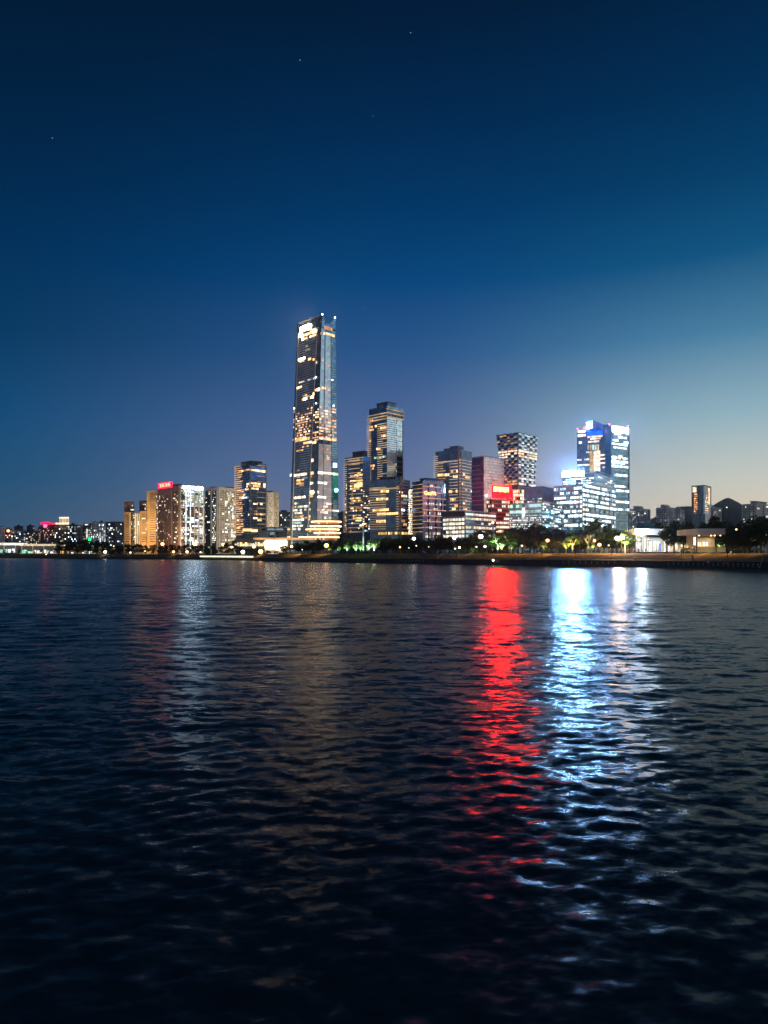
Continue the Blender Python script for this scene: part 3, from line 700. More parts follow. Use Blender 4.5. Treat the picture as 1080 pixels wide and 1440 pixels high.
G.box(mb, .13, .155, a0, a1*.999, 1.2, 'sign_office', -.6); G.box(mb, .195, .22, a0, a1, 1.2, 'sign_office', -.6); G.box(mb, .13, .22, a1-.01, a1+.001, 1.25, 'sign_office', -.6); G.box(mb, .13, .22, (a0+a1)/2-.004, (a0+a1)/2+.004, 1.25, 'sign_office', -.6)
G.box(mb, .31, .33, a0, a1, 1.2, 'sign_office', -.6); G.box(mb, .41, .43, a0, a1, 1.2, 'sign_office', -.6)
for q in (0, .4, .88): G.box(mb, .31, .43, a0+(a1-a0)*q, a0+(a1-a0)*(q+.14), 1.25, 'sign_office', -.6)
for k in range(6):
    s0 = .52+k*.07
    G.box(mb, s0, s0+.052, a0, a0+(a1-a0)*.3, 1.2, 'sign_office', -.6); G.box(mb, s0, s0+.052, a0+(a1-a0)*.7, a1, 1.2, 'sign_office', -.6); G.box(mb, s0+.018, s0+.036, a0, a1, 1.25, 'sign_office', -.6)
mb.build('sign_lettering', b.root)
b.roofbox(.2, .55, .3, .7, 4); b.flush()
b = B('apartment_tower', 'narrow dark tower sliver with a column of cream windows', 'apartment tower', 284, 288, 291, 701, 1080, 40, 'concrete_dark')
b.grid(b.R, .1, .9, b.R.T(764), b.R.T(706), 2, 18, .6, CREAM, .7, .5); b.grid(b.L, .1, .9, b.L.T(764), b.L.T(706), 2, 18, .3, CREAM, .7, .5); b.flush()
# --- pale striped apartment towers (D)
b = B('apartment_tower', 'pale striped apartment tower with dark recessed left face', 'apartment tower', 289, 307.5, 332, 686, 1000, 40, 'cream_stone')
F, G = b.L, b.R
mb = MB(); F.box(mb, .0, .38, 0, .97, .35, 'pane_dark'); F.box(mb, .52, .80, 0, .965, .35, 'pane_dark'); mb.build('glazed_bay', b.root)
b.grid(F, .02, .36, F.T(764), F.T(690), 3, 26, .15, CREAM+GOLD, .7, .5, dark=None, out=.5); b.grid(F, .53, .79, F.T(764), F.T(690), 4, 26, .45, COOL+CREAM, .7, .5, dark=None, out=.5)
b.grid(G, .08, .30, G.T(764), G.T(690), 2, 26, .12, CREAM, .45, .6); b.grid(G, .36, .62, G.T(764), G.T(690), 3, 26, .38, CREAM+COOL, .6, .6); b.grid(G, .66, .97, G.T(764), G.T(690), 5, 26, .42, COOL+GOLD, .6, .6)
mb = MB()
for q, s in ((F, .44), (F, .9), (G, .03), (G, .33), (G, .64)): q.posts(mb, [s], 1.6, 0, 1, .8, 'cream_stone')
mb.build('pier', b.root); b.parapet(1.4, .6, 'cream_stone'); b.roofbox(.1, .35, .2, .6, 3); b.roofbox(.5, .9, .5, .9, 2.5); b.flush()
glow('facade_fill_light', W(318, 772, 905), (1, .88, .7), 120000, 3)
b = B('apartment_tower', 'cream apartment tower standing right of the gold balcony tower', 'apartment tower', 368, 384, 392, 693, 1000, 42, 'cream_stone')
F, G = b.L, b.R
for q, s0, s1, nb in ((F, .2, .95, 6), (G, .1, .9, 4)): b.grid(q, s0, s1, q.T(742), q.T(697), nb, 18, .35, [M['cream_a'], M['cream_c'], M['gold_c']], .45, .6)
mb = MB(); F.posts(mb, [.3, .6, .95], 1.4, 0, 1, .7, 'cream_stone'); G.posts(mb, [.08, .92], 1.2, 0, 1, .7, 'cream_stone'); mb.build('pier', b.root); b.parapet(1.4, .6, 'cream_stone'); b.roofbox(.3, .7, .2, .6, 3); b.flush()
glow('facade_fill_light', W(386, 772, 920), (1, .85, .6), 150000, 3)
b = B('office_block', 'small dark block between cream tower and skyscraper', 'office block', 392, 399, 410, 719.5, 1150, 40, 'concrete_dark')
b.grid(b.L, .1, .9, b.L.T(750), b.L.T(723), 3, 8, .12, COOL, .6, .5); b.grid(b.R, .1, .9, b.R.T(750), b.R.T(723), 6, 8, .15, COOL, .6, .5); b.roofbox(.1, .6, .2, .7, 2.5); b.flush()

# --- balcony towers: E, G, H share an architecture of projecting slabs
def slabs(b, F, s0, s1, n, y0, y1, m, out, th=.55, jitter=0, name='balcony_slab'):
    mb = MB(); t0, t1 = F.T(y0, (s0+s1)/2), F.T(y1, (s0+s1)/2)
    for i in range(n+1):
        t = t0+(t1-t0)*i/n; e = rnd.choice((0, jitter)) if jitter else 0; d = th/2/F.h
        F.box(mb, s0, s1-e, t-d, t+d, out, m)
    return mb.build(name, b.root)
b = B('residential_tower', 'dark residential tower with gold-lit balconies beside cream tower', 'residential tower', 332, 350.5, 374.5, 654, 880, 46, 'glass_navy')
F, G = b.L, b.R
slabs(b, F, -.08, .45, 32, 752, 656, 'slab_lit', 1.6, .7, .15); slabs(b, F, .78, 1.02, 26, 752, 658, 'slab_grey', 1, .6)
slabs(b, G, -.02, .45, 26, 752, 655, 'slab_grey', 1.2, .5); slabs(b, G, .45, .92, 13, 752, 655, 'slab_glow', 1.0, .5)
mb = MB(); G.posts(mb, [.04], .9, 0, 1, 1.5, 'slab_pale'); G.posts(mb, [.97], 1.6, 0, 1.02, .9, 'slab_pale'); mb.build('corner_column', b.root)
for y in range(659, 752, 3): b.runs(F, y+u(-.4, .4), 332.5, 341+u(-1, 3), 3, [M['warm_a'], M['warm_c'], M['warm_b']], 1.2, .75)
b.runs(F, 661.5, 340, 350, 5, WARM, 2.4); b.runs(G, 662, 350.6, 374, 9, [M['warm_b'], M['warm_d']], 3)
for y in (680, 683.5, 687.3): b.runs(G, y, 350.6, 366, 6, [M['warm_b'], M['warm_d']], 2.6, .9); b.runs(F, y+.5, 345, 350, 3, [M['warm_b'], M['warm_d']], 2.6, .8)
b.runs(G, 683, 370, 374, 1, [M['warm_d']], 6)
for y, x0, x1, n in ((704, 349, 353, 2), (708.5, 356, 369, 4), (715.5, 349, 356, 3), (719, 357, 362, 2), (723, 350, 374, 8), (729, 356, 368, 4), (731.5, 362, 368, 2)): b.runs(G, y, max(x0, 350.8), x1, n, WARM, 2.6, .85)
for y, x0, x1, n in ((696, 339, 345, 2), (700, 336, 350, 6), (723.5, 349, 350.4, 1), (731, 333, 344, 4), (742.5, 332, 339, 3)): b.runs(F, y, x0, x1, n, COOL if y == 700 else WARM, 2.4)
b.roofbox(.25, 1.0, .12, .75, 5.5, 'concrete_dark'); b.roofbox(.3, .62, .08, .3, 3.6, 'tan_stone', 'lit_plant_screen', 1)
mb = MB(); G.box(mb, .55, 1, 1, 1+3.5/G.h, .3, 'slab_pale', .5); mb.build('glass_parapet', b.root); b.flush()
b = B('residential_tower', 'speckled gold balcony tower right of the tallest skyscraper', 'residential tower', 485, 510, 520.5, 641, 800, 40, 'glass_navy')
F, G = b.L, b.R
slabs(b, F, -.06, .12, 34, 748, 652, 'slab_glow', 1.4, .5); slabs(b, F, .25, 1.03, 17, 748, 647, 'slab_glow', 1.5, .5, .2); slabs(b, G, -.05, 1, 30, 748, 650, 'slab_grey', 1.2, .45)
slabs(b, F, 0, 1.02, 2, 652, 645, 'slab_glow', 1.8, .7)
b.grid(F, .3, .98, F.T(748), F.T(657), 9, 26, .34, WARM+GOLD, .8, .6, dark=None, run=.45); b.grid(F, 0, .12, F.T(748), F.T(680), 2, 18, .35, GOLD, .8, .6, dark=None)
for y in (668, 676, 681, 684): b.runs(F, y, 498, 511, 5, [M['warm_b'], M['gold_b'], M['warm_a']], 2.2)
b.grid(G, .05, .95, G.T(748), G.T(690), 5, 18, .35, COOL+WARM, .8, .5, dark=None)
b.roofbox(.35, .95, .2, .75, 6, 'concrete_dark'); b.flush()
b = B('residential_tower', 'tall slender glass tower with projecting balconies, second tallest on the left', 'residential tower', 519, 544, 566.5, 573, 900, 44, 'glass_navy')
F, G = b.L, b.R
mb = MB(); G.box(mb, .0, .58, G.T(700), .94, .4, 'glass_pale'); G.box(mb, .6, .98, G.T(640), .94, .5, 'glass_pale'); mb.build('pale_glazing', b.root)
slabs(b, F, -.08, .12, 40, 700, 590, 'slab_glow', 2.2, .6); slabs(b, F, .5, 1.02, 34, 700, 596, 'slab_glow', 1.6, .6, .25); slabs(b, F, -.03, 1.03, 2, 591, 583, 'slab_glow', 2.4, .8)
slabs(b, G, -.03, 1.03, 2, 588, 577.5, 'slab_glow', 2.4, .8); slabs(b, G, 0, .6, 36, 700, 591, 'slab_pale', 1.0, .45); slabs(b, G, .6, 1, 15, 700, 592, 'slab_pale', .9, .4)
mb = MB(); G.posts(mb, [.14, .34, .54, .74, .92], .5, G.T(588), .96, .8, 'metal_dark'); G.posts(mb, [.98], .9, 0, 1, 1.1, 'slab_pale'); mb.build('mullion', b.root)
for q, y, x0, x1, n in ((F, 592, 520, 525, 2), (F, 600, 519, 530, 4), (F, 604.5, 519, 526, 2), (F, 601.5, 535, 544, 4), (F, 613, 536, 544, 3), (F, 631, 529, 535, 2), (F, 655, 520, 527, 3), (F, 659, 520, 526, 2), (F, 643, 526, 543, 7), (F, 620, 519, 522, 1)):
    b.runs(q, y, x0, x1, n, GREEN+[M['cream_c']] if y == 643 else [M['warm_b'], M['warm_d'], M['warm_a']], 2.8, .95)
for y, x0, x1, n in ((598, 553, 559, 2), (613.5, 544.5, 558, 5), (631, 560, 566, 2), (601.5, 545, 551, 2), (653, 556, 564, 3), (662, 553, 559, 2)): b.runs(G, y, x0, x1, n, [M['cream_b'], M['warm_b']], 2.6, .95)
mb = MB(); G.box(mb, .6, .97, G.T(700), G.T(630), .45, 'pane_dark'); mb.build('dark_glazing', b.root)
b.roofbox(.35, .95, .1, .6, 8, 'glass_violet'); b.roofbox(.5, .75, .05, .2, 6.5, 'brown_brick', 'lift_room'); b.parapet(2.5, .5, 'glass_teal'); b.flush()

# --- dark slatted office block (I) and the gold strip
b = B('office_block', 'dark low office block with gold slatted balconies and three lit storeys', 'office block', 520.5, 560.5, 576.5, 673, 700, 34, 'glass_navy')
F, G = b.L, b.R
slabs(b, F, -.02, .56, 17, 744, 686, 'slab_glow', 1.3, .5); slabs(b, F, .94, 1.03, 17, 744, 684, 'slab_glow', 1.2, .5); slabs(b, G, -.04, .75, 15, 744, 678, 'slab_rose', 1.2, .5); slabs(b, F, 0, 1.02, 1, 688, 687, 'slab_glow', 1.4, .5)
for y, x0, x1, n in ((691, 535, 547, 3), (702, 529, 546, 5), (717, 524, 547, 7), (722.5, 530, 560, 9), (733, 529, 546, 5)): b.runs(F, y, x0, x1, n, [M['gold_b'], M['warm_b'], M['gold_a']], 3.4, .95)
b.runs(F, 750, 532, 560, 14, GOLD, 3.5, .9); b.runs(G, 750, 561, 576, 7, GOLD, 3.5, .9)
b.grid(G, .05, .9, G.T(745), G.T(690), 5, 11, .3, GOLD+COOL, .7, .6, dark=None, run=.3)
mb = MB(); G.posts(mb, [.12], 1.2, 0, 1.03, 1.5, 'slab_tan'); mb.build('corner_column', b.root)
b.roofbox(.25, .8, .2, .8, 2.5); b.flush()
b = B('stair_tower', 'narrow glowing stair tower of lights between two low office blocks', 'stair tower', 574.5, 578, 580.5, 686, 705, 36, 'concrete_dark')
for q in (b.L, b.R): b.grid(q, .05, .95, q.T(752), q.T(688), 2, 24, .75, [M['cream_b'], M['gold_b'], M['cream_a'], M['cream_d']], .8, .6, dark=None)
b.flush()
# --- red-lit office block (J)
b = B('office_block', 'red-lit office block with orange neon lettering on its right face', 'office block', 580, 594.5, 626, 676, 690, 55, 'glass_red')
F, G = b.L, b.R
mb = MB(); F.box(mb, 0, .985, 0, 1, .3, 'glass_navy'); mb.build('dark_glazing', b.root)
slabs(b, F, -.05, 1, 12, 748, 682, 'slab_glow', 1.0, .5); slabs(b, G, -.01, 1.01, 7, 742, 685, 'rose_a', 1.2, .75, name='lit_floor_band')
for y in (684, 688.5): b.runs(F, y, 581, 594, 4, [M['gold_b'], M['warm_d']], 3)
for y, x0 in ((700, 582), (712, 583), (727, 581), (736, 580.5), (746, 581), (718, 586)): b.runs(F, y, x0, 593, 4, [M['gold_b'], M['gold_a'], M['warm_b']], 3, .8)
b.runs(F, 727.5, 580.5, 594, 5, [M['gold_b'], M['warm_d']], 4)
for y in (709, 722, 732, 742, 716): b.grid(G, .03, .97, G.T(y+2), G.T(y-2), 12, 1, .35, [M['cream_b'], M['cool_b'], M['warm_a']], .5, .8, dark=None)
b.runs(G, 683, 605, 609, 1, [M['warm_b']], 1.5)
mb = MB()
for s in (.22, .55, .80, .93): G.box(mb, s, s+.06, .02, .97, .35, 'pane_dark')
mb.build('dark_glazing', b.root)
text_sign('GeePA', G, 595, 611.5, 694, b.root, 'neon_orange', hpx=5.5, Y=690, out=2.0)
b.grid(F, .1, .9, F.T(754), F.T(748), 5, 1, .9, GOLD, .7, .9, dark=None); b.grid(G, .1, .9, G.T(757), G.T(748), 12, 2, .6, CREAM, .7, .7, dark=None)
mb = MB(); 
for k in range(9): G.box(mb, .05+k*.1, .09+k*.1, 1, 1+1.2/G.h, .3, 'slab_rose', .3)
mb.build('roof_railing', b.root)
b.roofbox(.3, .9, .2, .7, 3); glow('red_facade_light', W(612, 700, 655), (1, .12, .14), 45000, 2); b.flush()

# --- slatted tower (K)
b = B('office_tower', 'dark tower wrapped in pale horizontal slats left of the rose building', 'tower', 612.5, 646.5, 663.5, 634, 820, 38, 'glass_navy')
F, G = b.L, b.R
slabs(b, F, -.07, .1, 28, 722, 642, 'slab_glow_pale', 2, .55); slabs(b, F, .1, .42, 20, 722, 652, 'slab_glow', 1.3, .55, .1); slabs(b, F, .6, 1.03, 16, 722, 652, 'slab_glow_pale', 1.6, .6); slabs(b, F, 0, 1.03, 1, 649.5, 649, 'slab_glow_pale', 1.8, .8)
slabs(b, G, -.05, 1.05, 17, 722, 648, 'slab_glow_pale', 1.6, .5, .3)
mb = MB(); F.posts(mb, [.985], 1.8, 0, 1, 1.9, 'slab_rose'); G.posts(mb, [.06], 1.4, 0, 1, 1.7, 'slab_rose'); mb.build('corner_column', b.root)
for q, y, x0, x1, n in ((F, 668, 615, 632, 5), (F, 670, 634, 646, 4), (G, 671, 654, 661, 2), (G, 667, 648, 654, 2), (F, 691, 631, 646, 6), (F, 689, 646, 650, 1), (F, 702, 633, 641, 3), (F, 711, 639, 644, 2), (F, 716, 633, 641, 3), (F, 663, 634, 645, 3)):
    b.runs(q, y, x0, x1, n, [M['warm_b'], M['gold_b'], M['warm_a']], 3.6, .9)
b.grid(G, .1, .95, G.T(722), G.T(675), 5, 12, .12, WARM, .8, .6, dark=None)
b.roofbox(.3, .85, .1, .6, 4.5, 'glass_navy'); b.roofbox(.55, .85, .12, .55, 6.5, 'glass_navy'); b.parapet(2, .4, 'glass_navy'); b.flush()
# --- rose building (L)
b = B('office_tower', 'rose-tinted glass building with dark slatted left face behind the red sign', 'tower', 663.5, 680.5, 709, 642, 760, 48, 'glass_rose')
F, G = b.L, b.R
mb = MB(); F.box(mb, 0, .98, 0, .995, .3, 'glass_violet'); mb.build('dark_glazing', b.root)
slabs(b, F, -.05, 1.1, 9, 710, 655, 'slab_pale', 1.5, .6, .35); slabs(b, G, 0, 1, 14, 704, 646, 'slab_rose', .5, .28)
for y, x0, x1 in ((656, 671, 679), (673, 672, 681), (685, 667, 682), (696, 670, 681)): b.runs(F, y, x0, x1, 4, [M['cream_b'], M['warm_a'], M['rose_c']], 2.6, .8)
for y, x0, x1 in ((676, 689, 700), (680, 686, 694)): b.runs(G, y, x0, x1, 3, [M['rose_d']], 1.5, .8)
mb = MB(); mb.ball(W(684, 697, 748), 1.6, 'cool_e'); mb.ball(W(664, 691, 780), 1.5, 'cool_e'); mb.build('wall_lamp', b.root); b.parapet(1, .4, 'slab_rose'); b.flush()
# --- building carrying the big red sign (M)
b = B('office_block', 'low office block carrying the big glowing red rooftop sign', 'office block', 684, 691, 720, 701.5, 640, 60, 'glass_red')
F, G = b.L, b.R
b.grid(F, .05, .95, F.T(750), F.T(703), 3, 8, .4, CREAM, .7, .6); b.grid(G, .02, .98, G.T(750), G.T(703), 10, 8, .6, [M['cream_a'], M['cream_b'], M['rose_c'], M['cool_d']], .75, .55, run=.5)
slabs(b, G, -.01, 1.01, 8, 750, 703, 'slab_rose', .8, .5)
mb = MB(); G.box(mb, .02, .94, G.T(701.3), G.T(683.2), .6, 'metal_dark', -.05); G.sheet(mb, .03, .93, G.T(701), G.T(683.5), .63, 'sign_red'); sg = mb.build('red_sign', b.root)
mb = MB(); G.posts(mb, [.1, .35, .6, .85], .5, 1, G.T(683), .0, 'metal_dark'); mb.build('sign_frame', sg)
mb = MB(); t0, t1 = G.T(691.8), G.T(685.3)
for k in range(6):
    s0 = .09+k*.125
    for k_, st in enumerate(((0, .025, 0, 1), (0, .10, .8, 1), (0, .10, .4, .58), (.078, .10, 0, 1) if k % 2 else (0, .10, 0, .2))): G.sheet(mb, s0+st[0], s0+st[1], t0+st[2]*(t1-t0), t0+st[3]*(t1-t0), .66+.004*k_, 'sign_red_letters')
mb.build('sign_lettering', sg)
b.flush()
# --- checkered tower (N)
b = B('office_tower', 'checkered tower of staggered boxes narrowing towards its base', 'tower', 698, 728, 755.5, 608, 900, 44, 'glass_navy', z0=zat(682, 900), xlb=708, xrb=752)
F, G = b.L, b.R
pn, nf, nb = MB(), 19, 6
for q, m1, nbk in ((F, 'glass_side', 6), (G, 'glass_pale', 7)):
    for j in range(nf):
        for i in range(nbk):
            if (i+j) % 2 == 0:
                s0, s1 = i/nbk+.01, (i+1)/nbk-.01; t0, t1 = (j+.1)/nf, (j+.9)/nf
                q.box(pn, s0, s1, t0, t1, 1.5, m1); q.box(pn, s0, s1, t1, t1+.012, 2.0, 'slab_pale')
            else: q.box(pn, i/nbk+.01, (i+1)/nbk-.01, (j+.1)/nf, (j+.75)/nf, .3, 'pane_dark' if q is F else 'glass_navy')
pn.build('staggered_panel', b.root)
r_ = random.Random(3)
for q, nbk in ((F, 6), (G, 7)):
    for j in range(nf):
        for i in range(nbk):
            y = 682-(j+.5)/nf*74; lit = (631 < y < 644 and r_.random() < .85) or r_.random() < (.3 if q is F else .22) or (y > 672 and r_.random() < .6)
            if lit: b.win(q, (i+.15)/nbk, (i+.85)/nbk, (j+.15)/nf, (j+(.75 if 631 < y < 644 or y > 672 else .45))/nf, r_.choice([M['cream_b'], M['warm_b'], M['rose_c'], M['cream_a']] if 631 < y < 644 else ([M['warm_a'], M['warm_c'], M['gold_c']] if q is F else [M['cool_b'], M['cool_a'], M['cool_d']])), 1.75)
b.flush()
mb = MB(); bs = b.bs; c = (bs[0]+bs[2])/2; ring = [c+(p-c)*.82 for p in bs]; mb.prism([(p.x, p.y, ZG) for p in ring], [(p.x, p.y, b.z0-.02) for p in ring], 'glass_violet'); mb.build('base_storeys', b.root)
# --- round lit pavilion drum and dark box behind the podium
cx = W(729, 700, 650); mb = MB()
root = thing('rotunda', 'round drum-shaped building with stacked lit floors beside the red sign', 'rotunda', (cx.x, cx.y, ZG))
def ring(cx, cy, r, z, n=28): return [(cx+r*math.cos(6.28318*i/n), cy+r*math.sin(6.28318*i/n), z) for i in range(n)]
mb.prism(ring(cx.x, cx.y, 5, ZG), ring(cx.x, cx.y, 5, zat(690, 650)), 'pane_dark'); mb.build('wall', root)
for k in range(7):
    z = zat(689, 650)-k*3.3; mb = MB(); mb.prism(ring(cx.x, cx.y, 5.6, z-.5), ring(cx.x, cx.y, 5.6, z), 'slab_pale'); mb.build('floor_slab', root)
    for i in range(9):
        t = math.pi*(1.03+i*.105); t2 = t+math.pi*.085
        if rnd.random() < .85:
            m2 = MB(); f = lambda rr, tt, zz: (cx.x+rr*math.cos(tt), cx.y+rr*math.sin(tt), zz)
            m2.box8([f(5.15, t, z-3.1), f(5.15, t2, z-3.1), f(4.9, t2, z-3.1), f(4.9, t, z-3.1), f(5.15, t, z-.7), f(5.15, t2, z-.7), f(4.9, t2, z-.7), f(4.9, t, z-.7)], rnd.choice([CREAM[1], GOLD[1], CREAM[0]])); m2.build('window', root)
b = B('office_block', 'dark glass box with grey right wall behind the round drum', 'office block', 734, 763, 780, 684.5, 720, 36, 'glass_navy')
mb = MB(); b.R.box(mb, .0, 1, 0, .99, .4, 'concrete'); b.R.posts(mb, frange(0, 1, 8), .3, 0, .985, .55, 'slab_grey'); mb.build('cladding', b.root)
b.parapet(.8, .4, 'slab_grey'); b.grid(b.L, .0, 1, b.L.T(711), b.L.T(700), 8, 3, .5, COOL, .8, .5, dark=None); b.flush()
# --- teal glass podium with roof garden
b = B('office_block', 'wide teal glass podium glowing under the dark box', 'office block', 716, 762, 800, 707.5, 600, 30, 'glass_teal')
F, G = b.L, b.R
mb = MB()
b.grid(F, .02, .98, F.T(714), F.T(709), 10, 1, .95, [M['cool_c'], M['green_b'], M['cool_a'], M['green_a']], .96, .9, dark=None, out=.3)
b.grid(F, .02, .98, F.T(722), F.T(716), 10, 1, .95, [M['green_b'], M['cool_c'], M['green_a'], M['cool_a']], .96, .85, dark=None, out=.3)
slabs(b, F, -.01, 1.01, 4, 744, 708, 'slab_pale', 1, .7); slabs(b, G, -.01, 1.01, 4, 744, 709, 'slab_pale', 1, .7)
b.grid(F, .02, .98, F.T(745), F.T(724), 26, 7, .6, [M['cool_b'], M['cream_b'], M['cool_a'], M['cool_d']], .7, .6, dark=None); b.grid(G, .02, .98, G.T(745), G.T(711), 16, 10, .45, COOL, .7, .5, dark=None)
mb = MB(); F.posts(mb, [.45], 2.2, F.T(727), F.T(714), 1.4, 'cool_b'); mb.build('light_panel', b.root)
for k, x in enumerate((747, 751, 755, 759, 762)):
    p = W(x, 706, 606); q = crown_mesh(random.Random(k), 4+k % 3, 1.8, 260, .5, 'leaf_fresh', 8, 0)
    o = q.build('roof_shrub', local=True); o.location = (p.x, p.y, b.z1)
    tag(o, ['leftmost', 'second', 'middle', 'fourth', 'rightmost'][k]+' shrub of the lit roof garden on the teal podium', 'shrub', 'roof garden shrubs')
glow('roof_garden_light', W(755, 707, 596)+Vector((0, -1, 2)), (1, .9, .6), 4000, .3)
b.roofbox(.62, .98, .1, .3, 1.2, 'cream_a', 'lit_planter', 0, False); b.flush()
# --- white-lit glass office (628-694)
b = B('office_block', 'white-lit glass office behind the trees, below the slatted tower', 'office block', 622, 654, 698, 719, 600, 44, 'glass_teal')
F, G = b.L, b.R
mb = MB(); F.box(mb, 0, 1, F.T(726), 1, .6, 'concrete_dark'); mb.build('louvre_screen', b.root)
b.grid(F, .03, .98, F.T(757), F.T(728), 7, 5, .85, [M['cream_b'], M['cool_d'], M['cream_a']], .8, .62); b.grid(G, .02, .98, G.T(757), G.T(722), 12, 6, .6, [M['cream_a'], M['cool_a'], M['cool_d'], M['cream_b']], .85, .6, dark=None, run=.4)
slabs(b, F, -.01, 1, 5, 757, 728, 'slab_pale', .8, .5); slabs(b, G, -.01, 1.01, 6, 757, 720, 'slab_pale', .8, .5); b.flush()

# --- stepped office with the white sign (Q)
b = B('office_block', 'stepped glass office with glaring white rooftop sign, front block', 'office block', 779, 819, 866, 681, 640, 38, 'glass_teal')
F, G = b.L, b.R
for q, nb in ((F, 14), (G, 18)):
    b.grid(q, .01, .99, q.T(742), q.T(684), nb, 9, .62, OFFICE, .8, .5, dark=None, run=.35)
    slabs(b, q, -.01, 1.01, 9, 742, 683.5, 'slab_pale', .7, .5)
mb = MB(); F.posts(mb, frange(0, 1, 5), .4, 0, .99, .5, 'slab_grey'); G.posts(mb, frange(0, 1, 7), .4, 0, .99, .5, 'slab_grey'); mb.build('mullion', b.root)
b.flush()
b = B('office_block', 'set-back upper block bearing the glaring white sign', 'office block', 791, 836, 864.5, 664, 665, 34, 'glass_teal', z0=b.z1+.05)
F, G = b.L, b.R
for q, nb in ((F, 12), (G, 8)):
    b.grid(q, .02, .98, q.T(681), q.T(672), nb, 3, .6 if q is F else .25, OFFICE, .75, .5, dark=None)
    slabs(b, q, -.01, 1.01, 2, 679, 666, 'slab_pale', .6, .45)
mb = MB(); F.box(mb, .01, .69, F.T(669.8), F.T(662.7), 1.6, 'metal_dark', -.8); F.sheet(mb, .02, .68, F.T(669.5), F.T(663), 1.64, 'sign_white'); sg = mb.build('white_sign', b.root)
mb = MB(); F.posts(mb, [.1, .3, .5, .65], .4, F.T(670.5), F.T(663.5), .7, 'metal_dark'); mb.build('sign_frame', sg)
mb = MB()
for k, (x, y, h) in enumerate(((851, 676, 3), (853, 674, 5), (856, 673, 7), (858, 671, 5), (860, 677, 3))): G.box(mb, G.S(x-.6), G.S(x+.6), G.T(y+h/2), G.T(y-h/2), .6, 'cool_c', -.05)
mb.build('lit_window_graphic', b.root); b.flush()
# --- twin tower: O with blue crown, P with lit sign
b = B('office_tower', 'dark office tower with blue crown and glowing golden atrium', 'tower', 811.5, 858.5, 862, 604, 800, 30, 'glass_navy')
F, G = b.L, b.R
mb = MB(); F.box(mb, 0, F.S(824.5), 0, 1, .8, 'glass_violet'); F.box(mb, F.S(848), 1, 0, F.T(597, .9), .8, 'glass_violet'); mb.build('corner_bay', b.root)
mb = MB(); F.box(mb, F.S(825), F.S(847.5), F.T(612), 1, .25, 'blue_glow'); mb.build('blue_lit_crown', b.root)
for y, x0, x1, n in ((607, 812.5, 823.5, 3), (612.5, 812.5, 824, 3), (622.5, 814, 819, 1)): b.runs(F, y, x0, x1, n, [M['cream_b'], M['cream_d']], 3.5, 1, out=1)
for y, x0, x1, n in ((614, 826, 847.5, 7), (617, 830, 845, 4), (621, 827, 843, 4), (646.5, 812, 828, 5), (654, 812, 830, 5), (640, 844, 852, 3), (645, 842, 857.5, 5), (651, 843, 857.5, 4), (657, 845, 857, 5), (636, 824, 829, 1)): b.runs(F, y, x0, x1, n, [M['cream_b'], M['rose_c'], M['cream_a']], 2.2, .9, out=1)
for k in range(5): b.runs(F, 629, 826+k*3.4, 828.9+k*3.4, 1, [M['cream_a'], M['green_b'], M['cream_c']], 7.5)
mb = MB(); F.box(mb, F.S(829.5), F.S(834.5), F.T(664), F.T(634), .9, 'gold_c'); F.box(mb, F.S(835), F.S(844), F.T(663), F.T(634), 1.0, 'pavilion_warm'); at = mb.build('atrium_window', b.root)
mb = MB(); F.lines(mb, F.S(829), F.S(844.5), ts(F, (640, 645, 650, 657)), .35, 1.15, 'metal_dark'); F.posts(mb, [F.S(834.8)], .5, F.T(664), F.T(634), 1.25, 'metal_dark'); mb.build('atrium_frame', at)
# roof blade with the lit square logo
Q = [W(824.5, 603, 806), W(834, 602.5, 797), W(857, 602, 815), W(848, 602, 828)]; zt = zat(591, 797)
mb = MB(); mb.box8([Vector((p.x, p.y, zat(603.5, 800)+.02)) for p in Q]+[Vector((Q[0].x, Q[0].y, zt)), Vector((Q[1].x, Q[1].y, zt)), Vector((Q[2].x, Q[2].y, zt-4)), Vector((Q[3].x, Q[3].y, zt-4))], 'glass_blue'); rb = mb.build('roof_blade', b.root)
FB = Face(Vector((Q[0].x, Q[0].y, zat(603.5, 800))), Vector((Q[1].x, Q[1].y, zat(603.5, 800))), Vector((Q[0].x, Q[0].y, zt)), Vector((Q[1].x, Q[1].y, zt)))
mb = MB(); FB.box(mb, .08, .92, .08, .92, .5, 'metal_dark', -.1); FB.sheet(mb, .1, .9, .1, .9, .53, 'sign_blue'); mb.build('square_logo', rb)
mb = MB(); FB.box(mb, 0, 1, .0, 1, .2, 'blue_glow', -.05); mb.build('logo_panel', rb)
mb = MB()
for x, y in ((812.3, 603), (821.5, 601.5), (857, 597)): mb.ball(W(x, y, 799), .9, 'magenta_lamp')
mb.build('aviation_lamp', b.root); b.flush()
b = B('office_tower', 'right-hand tower with white lit rooftop lettering and lit office floors', 'tower', 851, 858.7, 885, 600, 790, 58, 'glass_teal')
F, G = b.L, b.R
slabs(b, G, 0, 1, 28, 738, 608, 'slab_grey', .4, .35)
for y, x0, x1, n in ((610.5, 864, 873, 3), (615.5, 869, 881, 4), (619, 861, 869, 3), (622.5, 877, 883, 2), (625, 860, 882, 8), (630, 863, 881, 7), (642, 870, 875, 2), (644, 859, 883, 9), (649, 860, 883, 7), (651, 859, 878, 7), (656, 860, 883, 8), (661.5, 863, 880, 5), (668.5, 864, 883, 8), (684, 864, 880, 6), (690.5, 864, 884, 8), (706, 864, 884, 8), (716.5, 864, 884, 8)):
    b.runs(G, y, x0, x1, n, OFFICE if y != 661.5 else [M['cool_c']], 2.7, .95, out=.5)
mb = MB(); t0, t1 = G.T(608.5), G.T(600.8)
